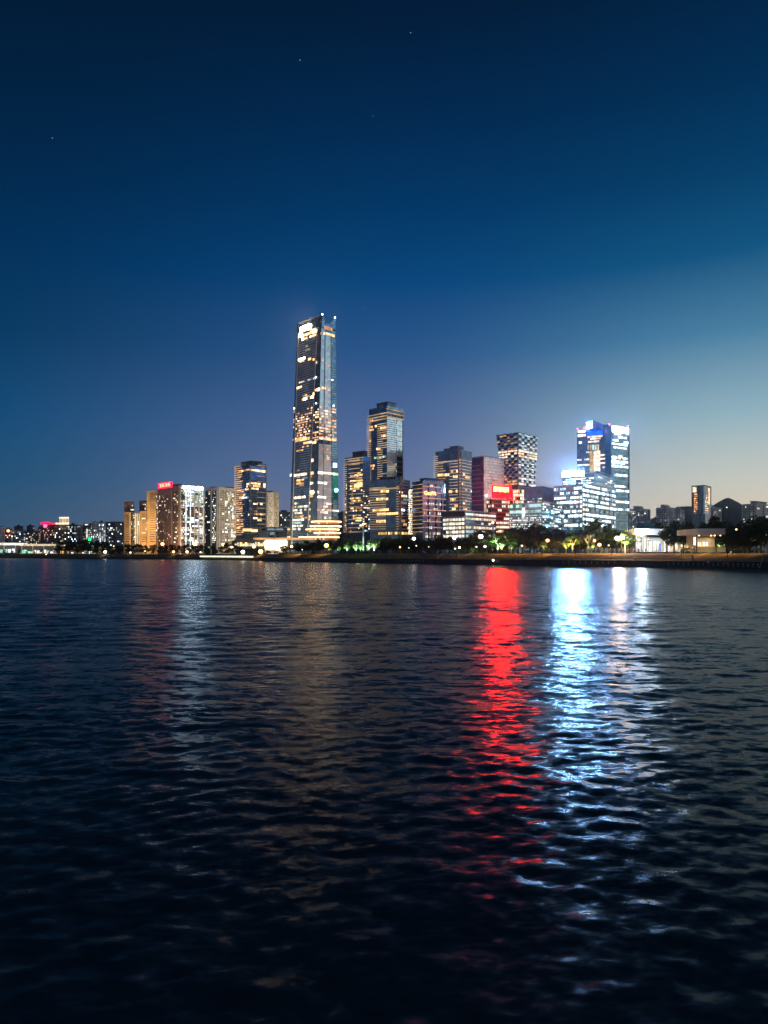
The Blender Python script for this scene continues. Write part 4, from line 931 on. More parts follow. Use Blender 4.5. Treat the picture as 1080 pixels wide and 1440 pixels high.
sg = None; mb2 = MB(); G.box(mb2, .07, .96, G.T(608.8), G.T(600.4), .5, 'metal_white', 0); sg = mb2.build('sign_board', b.root)
for k in range(7):
    s0 = .09+k*.123
    for k_, st in enumerate(((0, .09, .78, 1), (0, .09, 0, .2), (0, .028, 0, 1), (.062, .09, 0, 1), (0, .09, .42, .58))): G.sheet(mb, s0+st[0], s0+st[1], t0+st[2]*(t1-t0), t0+st[3]*(t1-t0), .56+.004*k_, 'sign_cool')
mb.build('sign_lettering', sg)
mb = MB(); G.posts(mb, [.02, .98], .8, 0, 1, .7, 'slab_grey'); mb.build('edge_column', b.root)
mb = MB(); mb.ball(W(882.5, 599.3, 805), .9, 'magenta_lamp'); mb.build('aviation_lamp', b.root); b.flush()

# --- tallest skyscraper
Yc = 957.; zb, zt = ZG, zat(460, Yc)
base = [(405.8, 1000), (410.5, 992), (432, 968), (444, 957), (477, 982)]; top = [(417.6, 998), (419.6, 994), (446.7, 962), (452, 957), (472, 973)]
def ringp(L_, z): return [Vector(((x-540)/K*Y, Y, z)) for x, Y in L_]
bb, tt = ringp(base, zb), ringp(top, zt)
bb.append(bb[4]+bb[0]-bb[3]); tt.append(tt[4]+tt[0]-tt[3])
class T_: pass
b = B.__new__(B); b.Y = Yc; b.wins = []; b.z0, b.z1 = zb, zt
c = sum(bb, Vector())/6; b.root = thing('skyscraper', 'tallest tapering glass skyscraper with open crown and gold-lit upper floors', 'skyscraper', (c.x, c.y, zb))
mb = MB(); mb.prism(bb, tt, 'glass_tower', 'roof_dark'); mb.build('wall', b.root)
FS, FL, FC, FR = Face(bb[0], bb[1], tt[0], tt[1]), Face(bb[1], bb[2], tt[1], tt[2]), Face(bb[2], bb[3], tt[2], tt[3]), Face(bb[3], bb[4], tt[3], tt[4])
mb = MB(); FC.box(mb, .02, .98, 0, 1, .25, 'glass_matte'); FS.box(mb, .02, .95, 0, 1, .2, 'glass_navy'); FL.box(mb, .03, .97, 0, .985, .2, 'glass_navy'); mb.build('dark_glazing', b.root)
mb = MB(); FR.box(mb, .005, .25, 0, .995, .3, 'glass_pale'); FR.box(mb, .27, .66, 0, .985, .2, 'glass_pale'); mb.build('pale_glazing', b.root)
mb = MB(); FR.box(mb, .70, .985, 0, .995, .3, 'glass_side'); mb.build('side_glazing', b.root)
n = 92
mb = MB(); FL.lines(mb, .03, .97, steps(n, 0, .965), .9, .6, emis('floor_edge_glow', (.85, .85, .95), .12, .6, .05)); FR.lines(mb, .25, .72, steps(30, 0, .97), .9, .9, emis('floor_edge_pale_glow', (1, .9, .8), .42, .3, .05)); FR.lines(mb, .69, 1.0, steps(n, 0, .98), .7, .5, 'slab_grey'); mb.build('floor_band', b.root)  # emission painted into the floor bands so they stand out brighter
mb = MB(); FL.posts(mb, [.0], 1.1, 0, 1.0, .9, 'slab_pale'); FL.posts(mb, [.995], 1.1, 0, 1.0, .9, 'slab_pale'); FR.posts(mb, [.26, .67], 1.0, 0, .99, 1.2, 'slab_pale'); mb.build('vertical_fin', b.root)
def rr(F, y, x0, x1, n, pal, h=2.4, p=.95, out=.8): b.runs(F, y, x0, x1, n, pal, h, p, .1, out)
HOT = [M['warm_b'], M['warm_d'], emis('warm_hot', (1, .60, .26), 26)]; PK = [M['rose_b'], M['rose_c'], M['warm_b'], emis('rose_hot', (1, .66, .4), 14)]
mb = MB(); FR.box(mb, .02, .65, FR.T(745), FR.T(625), .42, emis('painted_sheen', (1, .86, .88), .30, .35, .06)); mb.build('sheen_panel', b.root)  # glowing panels paint a pale sheen over the lower right wall
# crown floors
rr(FL, 469, 418.5, 446, 7, HOT, 3.2, .9); rr(FL, 474, 420, 446, 8, HOT, 2.6, .9); rr(FL, 463.5, 430, 446, 5, PK, 3, .8)
rr(FR, 470.5, 452, 472, 5, PK, 3.6); rr(FC, 469, 447, 452, 1, [M['warm_a']], 3)
rr(FR, 462, 453, 468, 5, [M['rose_a'], M['rose_d'], M['warm_c']], 5, .9)
for y, x0, x1, n in ((505, 416.5, 425, 2), (507.5, 418, 424, 1), (505, 429, 433, 1), (505.5, 435, 437.5, 1), (545, 415, 422, 2), (554.5, 416, 420, 1), (561, 423, 430, 3), (558.5, 432, 438, 3), (509.5, 441, 446, 1), (517.5, 439, 446, 2)): rr(FL, y, x0, x1, n, HOT, 3.2)
rr(FL, 535, 418, 447, 9, [M['cool_a'], M['cool_d'], M['cool_c'], M['cream_a']], 1.8, .7); rr(FC, 548, 440, 450, 2, HOT, 3); rr(FL, 553.5, 438, 443, 1, HOT, 4); rr(FR, 545.5, 450, 457, 2, PK, 3); rr(FR, 547.5, 460, 468, 2, PK, 3.4)
rr(FR, 533, 452, 470, 4, [M['cool_c'], M['cool_a']], .9, .6)
# glowing mid-section: small square windows with dark wall between
SQ = [M['rose_b'], M['rose_c'], M['warm_b'], M['warm_a'], M['warm_d'], M['rose_b']]
for j in range(13):
    y = 576+j*3.55; fr = .22+.5*(j > 1)-.12*(j > 10)
    b.runs(FL, y, 412+(j < 5)*3-(j > 8)*1, 438-.25*j, 9, SQ, 1.9, fr, .34, .8); b.runs(FC, y, 438.5, 449, 3, SQ, 1.9, .6 if j else .9, .34, .8); b.runs(FS, y, 408, 413, 1, SQ, 1.9, .5, .3, .8)
for j in range(11): b.runs(FR, 574+j*4.1, 448, 473, 8, [M['rose_a'], M['rose_c'], M['rose_d'], M['rose_b'], M['cream_a']], 2.4, .85, .16, .8)
rr(FL, 618, 413, 436, 5, [M['gold_a'], M['warm_a'], M['warm_b']], 4); rr(FL, 622, 427, 444, 3, HOT, 3); rr(FC, 622, 436, 445, 3, HOT, 3.2); rr(FR, 617, 446, 473, 7, PK, 3.4)
# lower sections
rr(FL, 667.5, 408, 434, 7, [M['cream_d'], M['rose_c'], M['warm_d']], 3.4, 1); rr(FC, 665, 434, 443, 2, [M['gold_b']], 3.8, 1); rr(FR, 665.5, 443.5, 475, 7, [M['cream_d'], M['rose_c']], 3.2, 1); rr(FS, 668, 406, 410, 1, [M['cream_d']], 3.4, 1)
rr(FC, 647, 435, 442, 1, [M['warm_d']], 4, 1); rr(FC, 669.5, 434, 441, 1, GOLD, 3); rr(FC, 679, 433, 443, 2, [M['gold_b'], M['cream_d']], 3.2); rr(FR, 679, 444, 460, 3, [M['cream_d'], M['cool_b']], 3.2)
for y in (675, 680): rr(FL, y, 419, 430, 4, GOLD, 2.2, .5)
rr(FL, 671, 419, 424, 1, GOLD, 2.5)
rr(FL, 699.5, 407, 433, 8, [M['rose_c'], M['cream_d'], M['rose_b']], 3.4, 1); rr(FC, 697, 433, 443, 2, [M['gold_a'], M['rose_c']], 4, 1); rr(FR, 699, 444, 459, 4, [M['rose_c'], M['cream_d']], 2.8, 1); rr(FC, 692, 440, 444, 1, HOT, 4); rr(FR, 692, 446, 450, 1, PK, 3.5)
for y, x0, x1, n, pal in ((708, 417, 423, 2, CREAM), (713, 409, 420, 3, CREAM), (712, 422, 440, 5, CREAM), (717, 409, 440, 7, [M['cool_d'], M['cream_a'], M['cool_b']]), (721.5, 408, 429, 5, [M['cool_d'], M['cream_d']]), (726.5, 418, 430, 3, GOLD), (731, 408, 432, 7, [M['cool_d'], M['cream_d'], M['cool_b']]), (735, 408, 432, 5, [M['green_b'], M['cool_a']]), (739.5, 407, 431, 7, [M['cool_d'], M['cool_a'], M['cream_d']]), (744, 409, 430, 5, CREAM)):
    rr(FL, y, x0, x1, n, pal, 2.7, .85)
for y in (726, 730, 707): rr(FC, y, 433, 441, 2, GOLD, 3, .8)
rr(FC, 716, 433, 441, 2, CREAM, 3, .8)
for y, x0, x1, n in ((708, 456, 466, 3), (712, 452, 461, 3), (717.5, 446, 475, 9), (720.5, 452, 464, 4), (728, 457, 465, 4)): rr(FR, y, x0, x1, n, [M['rose_c'], M['rose_a'], M['cream_d']], 2.4)
rr(FR, 644, 459, 463, 1, [M['rose_c']], 3.5); rr(FR, 648, 455, 459, 1, [M['rose_a']], 4)
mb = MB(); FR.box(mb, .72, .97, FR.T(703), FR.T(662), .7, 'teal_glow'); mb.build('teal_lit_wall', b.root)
mb = MB(); FR.box(mb, .76, .93, FR.T(656), FR.T(650), 1.2, 'cool_e'); mb.ball(FR.P(.87, FR.T(689, .87), 1.5), 3, emis('teal_lamp', (.3, 1, .75), 6, 0)); mb.build('wall_lamp', b.root)

for k in range(34):                                      # a scatter of dimmer offices down the whole shaft
    y = u(480, 745)
    if 572 < y < 626: continue
    F_ = rnd.choice((FL, FL, FR)); x0 = u(412, 430) if F_ is FL else u(448, 460); n_ = rnd.randrange(1, 4)
    b.runs(F_, y, x0, x0+3.2*n_, n_, [M['warm_c'], M['cream_c'], M['warm_a'], M['cool_c']], 2.2, .9, .15, .8)
b.flush(100)
# crown walls round the open roof
def on(F, x, y, out=0):
    s = F.S(x, 1.); s = F.S(x, F.T(y, s)); return F.P(s, F.T(y, s), out)
def plate(mb, F, pts, th, m):
    a = [on(F, x, y, 0) for x, y in pts]; c = [p-F.n*th for p in a]; n = len(a)
    mb.poly(a, m); mb.poly(list(reversed(c)), m)
    for i in range(n): mb.poly([a[i], c[i], c[(i+1) % n], a[(i+1) % n]], m)
mb = MB(); plate(mb, FL, [(419.5, 467.6), (447, 461), (448.6, 444.5), (421, 454.5)], 1, 'glass_navy'); plate(mb, FC, [(446.8, 460.8), (452, 460), (453.8, 442.8), (448.6, 444.5)], 1, 'glass_navy')
plate(mb, FS, [(417.6, 468), (419.4, 467.5), (419.6, 454.5), (417.8, 455.5)], 1, 'glass_navy'); mb.build('crown_wall', b.root)
mb = MB(); plate(mb, FR, [(452.1, 460), (459, 461), (459, 456), (453.6, 442.8), (452.4, 442.8)], 1, 'glass_side'); plate(mb, FR, [(459.1, 461), (464.9, 462), (464.8, 455.5), (459.1, 455)], 1, 'glass_side'); plate(mb, FR, [(465, 462), (472, 464), (472, 446.8), (470.8, 447), (465, 455.3)], 1, 'glass_side'); mb.build('notched_crown_wall', b.root)
mb = MB()
for A, C2 in (((453.4, 442.8), (459, 456)), ((471, 447), (464.5, 456))): mb.tube([on(FR, *A, .3), on(FR, *C2, .3)], [.5, .5], 'slab_pale', 6)
mb.tube([on(FL, 421, 454.3, .2), on(FL, 448.6, 444.3, .2)], [1., 1.], 'concrete_dark', 6); mb.build('crown_edge', b.root)
mb = MB(); back = Face(tt[5], tt[4], tt[5]+Vector((0, 0, 12)), tt[4]+Vector((0, 0, 12))); mb.box8([tt[4], tt[5], tt[5]+Vector((.5, 1, 0)), tt[4]+Vector((.5, 1, 0))]+[p+Vector((0, 0, 13)) for p in (tt[4], tt[5], tt[5]+Vector((.5, 1, 0)), tt[4]+Vector((.5, 1, 0)))], 'roof_dark')
mb.box8([tt[5], tt[0], tt[0]+Vector((1, 0, 0)), tt[5]+Vector((1, 0, 0))]+[p+Vector((0, 0, 12)) for p in (tt[5], tt[0], tt[0]+Vector((1, 0, 0)), tt[5]+Vector((1, 0, 0)))], 'roof_dark'); mb.build('rear_crown_wall', b.root)
mb = MB(); mb.ball(on(FC, 453.5, 442, .4), 1., 'beacon'); mb.ball(on(FR, 470.8, 447, .4), 1., 'beacon'); mb.build('beacon', b.root)
for q, x, y in ((FL, 444.8, 530.5), (FR, 467, 534), (FC, 445, 567), (FR, 469, 570), (FS, 414, 574)):
    mb = MB(); mb.ball(on(q, x, y, .9), .8, 'beacon'); mb.build('facade_lamp', b.root)
mb = MB(); plate(mb, FL, [(421.5, 474), (424.5, 472.5), (425.5, 466), (436.5, 462.5), (437.3, 455.5), (435, 456), (423.5, 460.5)], -1.4, emis('crown_sign', (1, .76, .45), 48, .1, .2, True)); mb.build('glowing_crown_sign', b.root)
# --- terraced podium of gold-edged slabs in front of the skyscraper
p0 = W(456, 757, 905); root = thing('podium', 'terraced podium of gold-edged curved slabs at the skyscraper foot', 'podium', (p0.x, p0.y, ZG))
def ell(x0, x1, Y, dp, z, n=26):
    a, c = (x0-540)/K*Y, (x1-540)/K*Y; cx_, rx = (a+c)/2, (c-a)/2
    return [(cx_+rx*math.copysign(abs(math.cos(t))**.5, math.cos(t)), Y+dp+dp*math.copysign(abs(math.sin(t))**.7, math.sin(t)), z) for t in [6.28318*i/n for i in range(n)]]
for k, (x0, x1, y) in enumerate(((436, 479, 733), (434, 479, 739.5), (428, 476, 744), (440, 478, 749), (418, 476, 755))):
    Y = 900-k*5; mb = MB(); mb.prism(ell(x0, x1, Y, 16, zat(y+.7, Y)), ell(x0, x1, Y, 16, zat(y-.6, Y)), 'slab_lit_hot', 'slab_tan'); mb.build('gold_edged_slab', root)
    mb = MB(); mb.prism(ell(x0+3, x1-3, Y+4, 13, zat(y+5.2, Y)), ell(x0+3, x1-3, Y+4, 13, zat(y+.7, Y)-.05), 'brown_brick'); mb.build('storey_wall', root)
    for i in range(8):
        if rnd.random() < .5:
            x = x0+7+i*(x1-x0-12)/8; mb = MB(); a, c = W(x, y+4, Y+2.5), W(x+2.6, y+1.4, Y+2.5); mb.box(a.x, c.x, Y+2, Y+6.5, a.z, c.z, rnd.choice([M['warm_c'], M['cream_a'], M['cool_a'], M['warm_a']])); mb.build('window', root)
# --- white-framed terraces left of the skyscraper (349-405)
p0 = W(378, 760, 780); root = thing('terrace_building', 'low modern terrace building with white frames below the cream tower', 'terrace building', (p0.x, p0.y, ZG))
def pbox(mb, x0, x1, y0, y1, Y, d, m): a, c = W(x0, y0, Y), W(x1, y1, Y); mb.box(min(a.x, c.x), max(a.x, c.x), Y, Y+d, min(a.z, c.z), max(a.z, c.z), m)
mb = MB(); pbox(mb, 344, 404, 776, 741, 790, 25, 'pane_dark'); mb.build('wall', root)
for x0, x1, y0, y1 in ((338, 368, 743, 741.6), (364, 402, 742.3, 741), (338, 364, 751, 749.6), (364, 400, 747.5, 746.2), (366, 378, 756.5, 747.5), (330, 402, 760, 757.6), (374, 405, 757.4, 756.3)):
    mb = MB(); pbox(mb, x0, x1, y0, y1, 780-(y0 > 757)*8, 9, 'slab_pale' if y0 < 757.5 else 'slab_tan'); mb.build('terrace_slab', root)
for x in (364, 366, 386): mb = MB(); pbox(mb, x, x+1.4, 757, 742, 779, 3, 'slab_pale'); mb.build('column', root)
for x0, x1, y0, y1 in ((341, 354, 747, 743.5), (353, 362, 748, 744.5), (376, 398, 745.5, 743), (378, 386, 752, 748.5), (369, 373, 755.5, 752)):
    mb = MB(); pbox(mb, x0, x1, y0, y1, 788, 3, M['warm_b'] if x1 < 365 else rnd.choice([M['cool_c'], M['rose_a'], M['cream_a']])); mb.build('window', root)
p0 = W(388, 776, 640); root = thing('lit_hall', 'dazzling cream-lit hall with long tan roof behind the lamps', 'hall', (p0.x, p0.y, ZG))
mb = MB(); pbox(mb, 356, 440, 758.6, 756.2, 640, 22, 'slab_lit'); mb.build('roof', root)
mb = MB(); pbox(mb, 372, 404, 777, 759, 648, 12, 'cream_stone'); mb.build('wall', root)
for k in range(8):
    x = 373+k*3.8; mb = MB(); pbox(mb, x, x+3.2, 771+u(-3, 3), 760.5, 646.5, 1.2, rnd.choice([M['hall_light'], M['cream_d'], M['hall_light']])); mb.build('window', root)
for k in range(12):
    x = 330+k*3.6; mb = MB(); pbox(mb, x, x+u(1.5, 3), 768, 762+u(0, 3), 650, 2, rnd.choice([M['cream_b'], M['gold_b'], M['cream_a']])); mb.build('shop_window', root)
mb = MB(); pbox(mb, 326, 372, 771, 760, 652.2, 14, 'concrete_dark'); mb.build('wing_wall', root)
# --- left shore pavilions
p0 = W(12, 778, 800)
for lab, x0, x1, yr0, yr1, yb, roof, Yp in (('white-roofed glass pavilion at the far left shore', -30, 26, 763.5, 766.5, 778, 'cool_d', 850), ('long lit pavilion with yellowish roof edge on the left shore', 27, 81, 765, 767.6, 779, 'cream_a', 860), ('row of small lit kiosks below the dark trees', 83, 152, 771, 772, 779.5, 'gold_c', 845)):
    p0 = W((x0+x1)/2, 778, Yp); root = thing('pavilion', lab, 'pavilion', (p0.x, p0.y, ZG), 'lit pavilions on the left shore')
    mb = MB(); pbox(mb, x0, x1, yr1, yr0, Yp-6, 22, roof); mb.build('roof', root)
    mb = MB(); pbox(mb, x0+2, x1-3, yb, yr1, Yp+6, 6, 'concrete_dark'); mb.build('wall', root)
    mb = MB(); pbox(mb, x0, x1, yb+.1, yb-.9, Yp-3, 4, 'green_paint'); mb.build('plinth', root)
    x = x0+2
    while x < x1-4:
        ww = u(1.6, 4.5); mb = MB(); pbox(mb, x, x+ww, yb-1, yb-u(3, 6.5 if x0 < 80 else 5), Yp+3+u(0, 2), 1, rnd.choice([M['cool_b'], M['pavilion_light'], M['cool_a'], M['cream_b'], M['green_b']] if x0 < 60 else [M['cream_b'], M['cool_b'], M['gold_a']])); mb.build('window', root); x += ww+u(.6, 2.2 if x0 < 80 else 5)
    for k in range(4): mb = MB(); xx = x0+3+(x1-x0-8)*k/3; pbox(mb, xx, xx+.8, yb, yr1, Yp-3, 1, 'white_paint'); mb.build('column', root)
# --- right: pale apartments, dark hexagonal tower
for lab, xl, xc, xr, yt, Y, wl in (('pale apartment block right of the blue-crowned tower', 884, 900, 914, 716, 1150, 'pale_stone'), ('pale apartment block left of the dark round-edged tower', 923, 938, 950, 714, 1150, 'pale_stone'), ('small pale apartment wing half hidden by park trees', 948, 956, 962, 717, 1200, 'pale_stone'),
                                  ('pale apartment block under the dark round-edged tower', 980, 1002, 1014, 714, 1050, 'pale_stone'), ('pale apartment block at the right edge of the skyline', 1044, 1062, 1095, 709, 1000, 'pale_stone')):
    b = B('apartment_block', lab, 'apartment block', xl, xc, xr, yt, Y, 52, wl, group='pale apartment blocks on the right skyline')
    for q, nb in ((b.L, 6), (b.R, 5)):
        b.grid(q, .04, .96, q.T(742), q.T(yt+2), nb, 9, .16, CREAM+[COOL[0], COOL[2]], .55, .5)
        mb = MB(); q.posts(mb, [.02, .35, .68, .98], 1.3, 0, 1, 1.0, 'pale_stone'); mb.build('pier', b.root)
    b.roofbox(.25, .6, .2, .7, 5.5, 'pale_stone'); b.roofbox(.72, .95, .1, .4, 2.5, 'pale_stone'); b.parapet(1, .5, 'pale_stone'); b.flush()
b = B('office_tower', 'dark tower with lit edges beside the pointed hill', 'tower', 972.5, 991, 1000.5, 683, 1020, 40, 'glass_navy')
F, G = b.L, b.R
mb = MB(); F.box(mb, F.S(973), F.S(981), F.T(723), 1.0, .6, 'brown_brick'); F.box(mb, F.S(989.5), 1, .1, 1, .5, 'glass_side'); mb.build('edge_bay', b.root)
mb = MB(); F.box(mb, F.S(974.3), F.S(979.5), F.T(692), F.T(684.5), 1., 'pavilion_warm'); mb.build('top_lantern', b.root)
for y in range(695, 724, 3): b.runs(F, y, 976, 981, 3, WARM[:3], 1.4, .85, out=1.1)
for y in range(697, 722, 3): b.runs(G, y, 991.5, 996, 3, [M['warm_a'], M['cool_a'], M['cream_b']], 1.6, .8)
mb = MB(); G.box(mb, .55, .68, G.T(709), .98, .6, 'warm_b'); mb.build('light_column', b.root)
b.parapet(1.2, .5); b.flush()
for k, (x, xb, yt) in enumerate(((976, 978.5, 723), (982.5, 986, 723.5), (989, 991.5, 724))):
    p0 = W(x, 745, 420); root = thing('chimney', ['left', 'middle', 'right'][k]+' of three teal cylinders rising behind the cream pavilion', 'tank', (p0.x, p0.y, ZG), 'teal cylinders behind the cream pavilion')
    mb = MB(); cxx = ((x+xb)/2-540)/K*420; rr_ = (xb-x)/2/K*420; mb.tube([(cxx, 420, ZG), (cxx, 420, zat(yt, 420))], [rr_, rr_], 'teal_paint', 18); mb.build('shell', root, smooth=False)
    mb = MB(); mb.tube([(cxx, 420, zat(yt, 420)), (cxx, 420, zat(yt, 420)+.4)], [rr_*1.12, rr_*1.12], 'metal_dark', 18); mb.build('rim', root)
b = B('service_block', 'teal box-shaped plant block behind the white-lit pavilion', 'plant block', 895, 906, 921, 735.8, 330, 55, 'teal_paint')
b.parapet(.25, .2, 'metal_dark'); mb = MB(); b.R.posts(mb, frange(0, 1, 9), .12, 0, .97, .12, 'metal_dark'); b.L.posts(mb, frange(0, 1, 7), .12, 0, .97, .12, 'metal_dark'); mb.build('louvre', b.root)
# --- hills
def hill(name, prof, Y, d, kind='structure'):
    mb = MB(); r = random.Random(9); n = len(prof); rows = 7; P = []
    for j in range(rows):
        f = j/(rows-1); P.append([W(x, 780+(y-780)*f**.8+r.uniform(-.5, .5)*(0 < j < rows-1), 1) for x, y in prof])
    V = [[Vector((p.x*(Y+d*j/(rows-1)), Y+d*j/(rows-1), max(ZG, H0+(p.z-H0)*(Y+d*j/(rows-1))))) for p in row] for j, row in enumerate(P)]
    for j in range(rows-1):
        for i in range(n-1): mb.poly([V[j][i], V[j][i+1], V[j+1][i+1], V[j+1][i]], 'hill_rock')
    for i in range(n-1): mb.poly([V[-1][i+1], V[-1][i], (V[-1][i].x, Y+2*d, ZG), (V[-1][i+1].x, Y+2*d, ZG)], 'hill_rock')
    o = mb.build(name); o['kind'] = kind
r = random.Random(4)
def prof(pts, n):
    out = []
    for i in range(n):
        x = pts[0][0]+(pts[-1][0]-pts[0][0])*i/(n-1)
        for (a, ya), (c, yc) in zip(pts, pts[1:]):
            if a <= x <= c: y = ya+(yc-ya)*(x-a)/(c-a); break
        out.append((x, y+r.uniform(-.35, .35)))
    return out
hill('hill', prof([(985, 745), (1000, 712), (1010, 706), (1020, 701), (1026, 700), (1034, 704), (1044, 710), (1060, 716), (1090, 722), (1150, 745)], 60), 2600, 300)
hill('hills', prof([(880, 745), (905, 736), (925, 725), (945, 716), (955, 712), (975, 712), (1010, 718), (1040, 735), (1060, 745)], 60), 3400, 400)
hill('hills', prof([(140, 760), (165, 738), (200, 736), (330, 735), (390, 720), (398, 719), (412, 722), (470, 722), (485, 718), (495, 722), (620, 742), (640, 760)], 90), 3800, 400)
# lamp on the hill
root = thing('hill_lamp', 'small white lamp shining on the flank of the dark hill', 'lamp', W(1022, 713.5, 2560)); mb = MB(); mb.ball(root.location, 2.2, 'lamp_small'); mb.build('lamp_globe', root)

# ------------------------------------------------------------------ plaza pavilions on the right
p0 = W(918, 776, 252); root = thing('pavilion', 'white-lit plaza pavilion with flat roof left of the leafy tree', 'pavilion', (p0.x, p0.y, ZG), 'plaza pavilions')
mb = MB(); pbox(mb, 893, 947, 751.5, 743.5, 247, 16, 'white_paint'); mb.build('roof', root)
mb = MB(); pbox(mb, 894, 972, 776.2, 751.5, 252, 10, 'white_paint'); mb.build('wall', root)
mb = MB(); pbox(mb, 946.9, 972, 776.2, 752.5, 251, 1, 'cream_stone'); mb.build('side_wing', root)
for x0, x1, y0, y1, m in ((912, 929, 775.5, 761, 'pavilion_light'), (911, 929, 755.5, 752.6, 'metal_dark'), (896, 909, 775.5, 757, 'pavilion_light'), (949, 953, 775, 760, 'pavilion_warm'), (958, 964, 772, 756, 'pavilion_warm'), (936, 937, 776, 753, 'metal_dark')):
    mb = MB(); pbox(mb, x0, x1, y0, y1, 250.6, .9, m); wn = mb.build('window' if 'pavilion' in m else 'canopy_shade', root)
    if x0 in (912, 896):
        mb = MB()
        for k in range(4): xx = x0+(x1-x0)*k/3-.15; pbox(mb, xx, xx+.4, y0, y1-.4, 250.45, .12, 'metal_dark')
        pbox(mb, x0, x1, y1+.1, y1-.5, 250.4, .15, 'metal_dark'); mb.build('frame', wn)
mb = MB(); pbox(mb, 927, 930, 775, 764, 249, .5, 'cloth_blue'); mb.build('door', root)
for x in (935, 940.5): mb = MB(); pbox(mb, x, x+1., 776, 751.5, 248, .6, 'white_paint'); mb.build('column', root)
glow('pavilion_light', W(932, 757, 245), (1, .8, .5), 4200, .3); glow('pavilion_light', W(915, 764, 244), (.95, .95, 1), 5200, .3); glow('pavilion_light', W(953, 765, 246), (1, .8, .55), 1600, .3)
p0 = W(1000, 776, 215); root = thing('pavilion', 'small cream pavilion with overhanging roof and lit porch', 'pavilion', (p0.x, p0.y, ZG), 'plaza pavilions')
mb = MB(); pbox(mb, 980, 1020, 751.5, 743.3, 205, 14, 'white_paint'); pbox(mb, 980.3, 1019.7, 752, 751.5, 205.4, 13, 'cream_stone'); mb.build('roof', root)
mb = MB(); pbox(mb, 981, 1005, 776.5, 752, 212, 8, 'cream_stone'); mb.build('wall', root)
mb = MB(); pbox(mb, 979.5, 1020.5, 776.6, 769, 208, .5, 'green_paint'); mb.build('balustrade', root)
for x0, x1, y0, y1 in ((982, 985, 768, 762), (989, 995.5, 767.5, 761.5)):
    mb = MB(); pbox(mb, x0, x1, y0, y1, 211.8, .3, 'pavilion_light'); wn = mb.build('window', root)
    mb = MB(); pbox(mb, x0-.3, x1+.3, y1+.2, y1-.4, 211.7, .15, 'metal_dark'); pbox(mb, (x0+x1)/2-.2, (x0+x1)/2+.2, y0, y1, 211.65, .14, 'metal_dark'); mb.build('frame', wn)
for x in (979.7, 1007.3): mb = MB(); pbox(mb, x, x+.8, 776.4, 752, 206.5, .4, 'metal_dark'); mb.build('column', root)
for x, m in ((983, 'lamp_small'), (1000, 'lamp_warm'), (1005, 'lamp_warm'), (1013, 'lamp_small')):
    mb = MB(); mb.ball(W(x, 752.9, 209), .22, m); mb.build('ceiling_lamp', root)
glow('porch_light', W(1001, 754.5, 209.5), (1, .75, .4), 900, .25); glow('porch_light', W(986, 755, 209.5), (1, .85, .6), 450, .25)
root = thing('lantern_sign', 'vertical row of glowing round lanterns left of the cream pavilion', 'lantern sign', W(976.8, 776.4, 214))
mb = MB(); mb.tube([W(976.8, 776.4, 214), W(976.8, 750, 214)], [.1, .1], 'metal_dark', 6); mb.build('pole', root)
for y in (751.5, 757, 759.8, 762.5, 765.2): mb = MB(); mb.ball(W(976.8, y, 213.7), .32, 'lamp_small'); mb.build('lantern', root)

# ------------------------------------------------------------------ lamps
LAMPS = []
def lamp(x, y, kind, r, look, Yabs=None, power=0, c=(1, .8, .5), back=27, zb=ZG, nm='street_lamp', pole=True, r2=None):
    Y = Yabs or shoreY(x)+back; p = W(x, y, Y); zb = min(zb, p.z-1)
    o = thing(nm, look, 'street lamp', (p.x, p.y, zb), 'lamps along the lake park')
    if pole:
        mb = MB(); mb.tube([(p.x, p.y, zb), (p.x, p.y, zb+.4), (p.x, p.y, zb+.45), (p.x, p.y, p.z-r*.8)], [.16, .14, .08, .05], 'metal_dark', 6); mb.build('pole', o)
    mb = MB(); mb.ball(p, r, kind, sz=.9); mb.build('lamp_globe', o, smooth=True)
    mb = MB(); mb.tube([p+Vector((0, 0, r*.8)), p+Vector((0, 0, r*1.05))], [r*.7, r*.3], 'metal_dark', 8); mb.build('cap', o)
    if power: glow('lamp_light', (p.x, p.y-1.2*r-.3, p.z-.1), c, power, r)
    LAMPS.append((o, x, look, 'lamp', 1)); return o
for x, y, k, r, pw in ((38, 782, 'lamp_white', .75, 1500), (53, 782, 'lamp_white', .75, 1500), (65, 779.5, 'lamp_warm', .5, 0), (105, 782.3, 'lamp_small', .5, 0), (148, 776, 'lamp_white', 1.3, 4000), (160, 768, 'lamp_small', .6, 0), (183.5, 777, 'lamp_small', .9, 0), (175, 782.4, 'lamp_small', .5, 0), (188, 782.5, 'lamp_warm', .6, 0),
                       (204, 775, 'lamp_small', .6, 0), (217.5, 768, 'lamp_small', .8, 0), (228.5, 765, 'lamp_orange', 1.6, 4000), (244, 776, 'lamp_warm', 1.0, 2500), (263, 776, 'lamp_warm', 1.05, 2500), (274, 766, 'lamp_warm', 2.0, 5000), (282, 776.5, 'lamp_small', .7, 0), (294, 769.5, 'lamp_small', .8, 0),
                       (313.5, 766, 'lamp_warm', 1.3, 2500), (326, 768.5, 'lamp_warm', 1.4, 2500), (341.5, 776, 'lamp_white', 1.3, 2500), (357, 768.5, 'lamp_warm', 1.2, 2000), (366.5, 775.5, 'lamp_orange', 1.5, 3500)):
    lamp(x, y, k, r, 'glowing globe' if pw else 'faint small', power=pw, back=20 if y > 774 else 60, zb=3.9 if y > 774 else ZG)
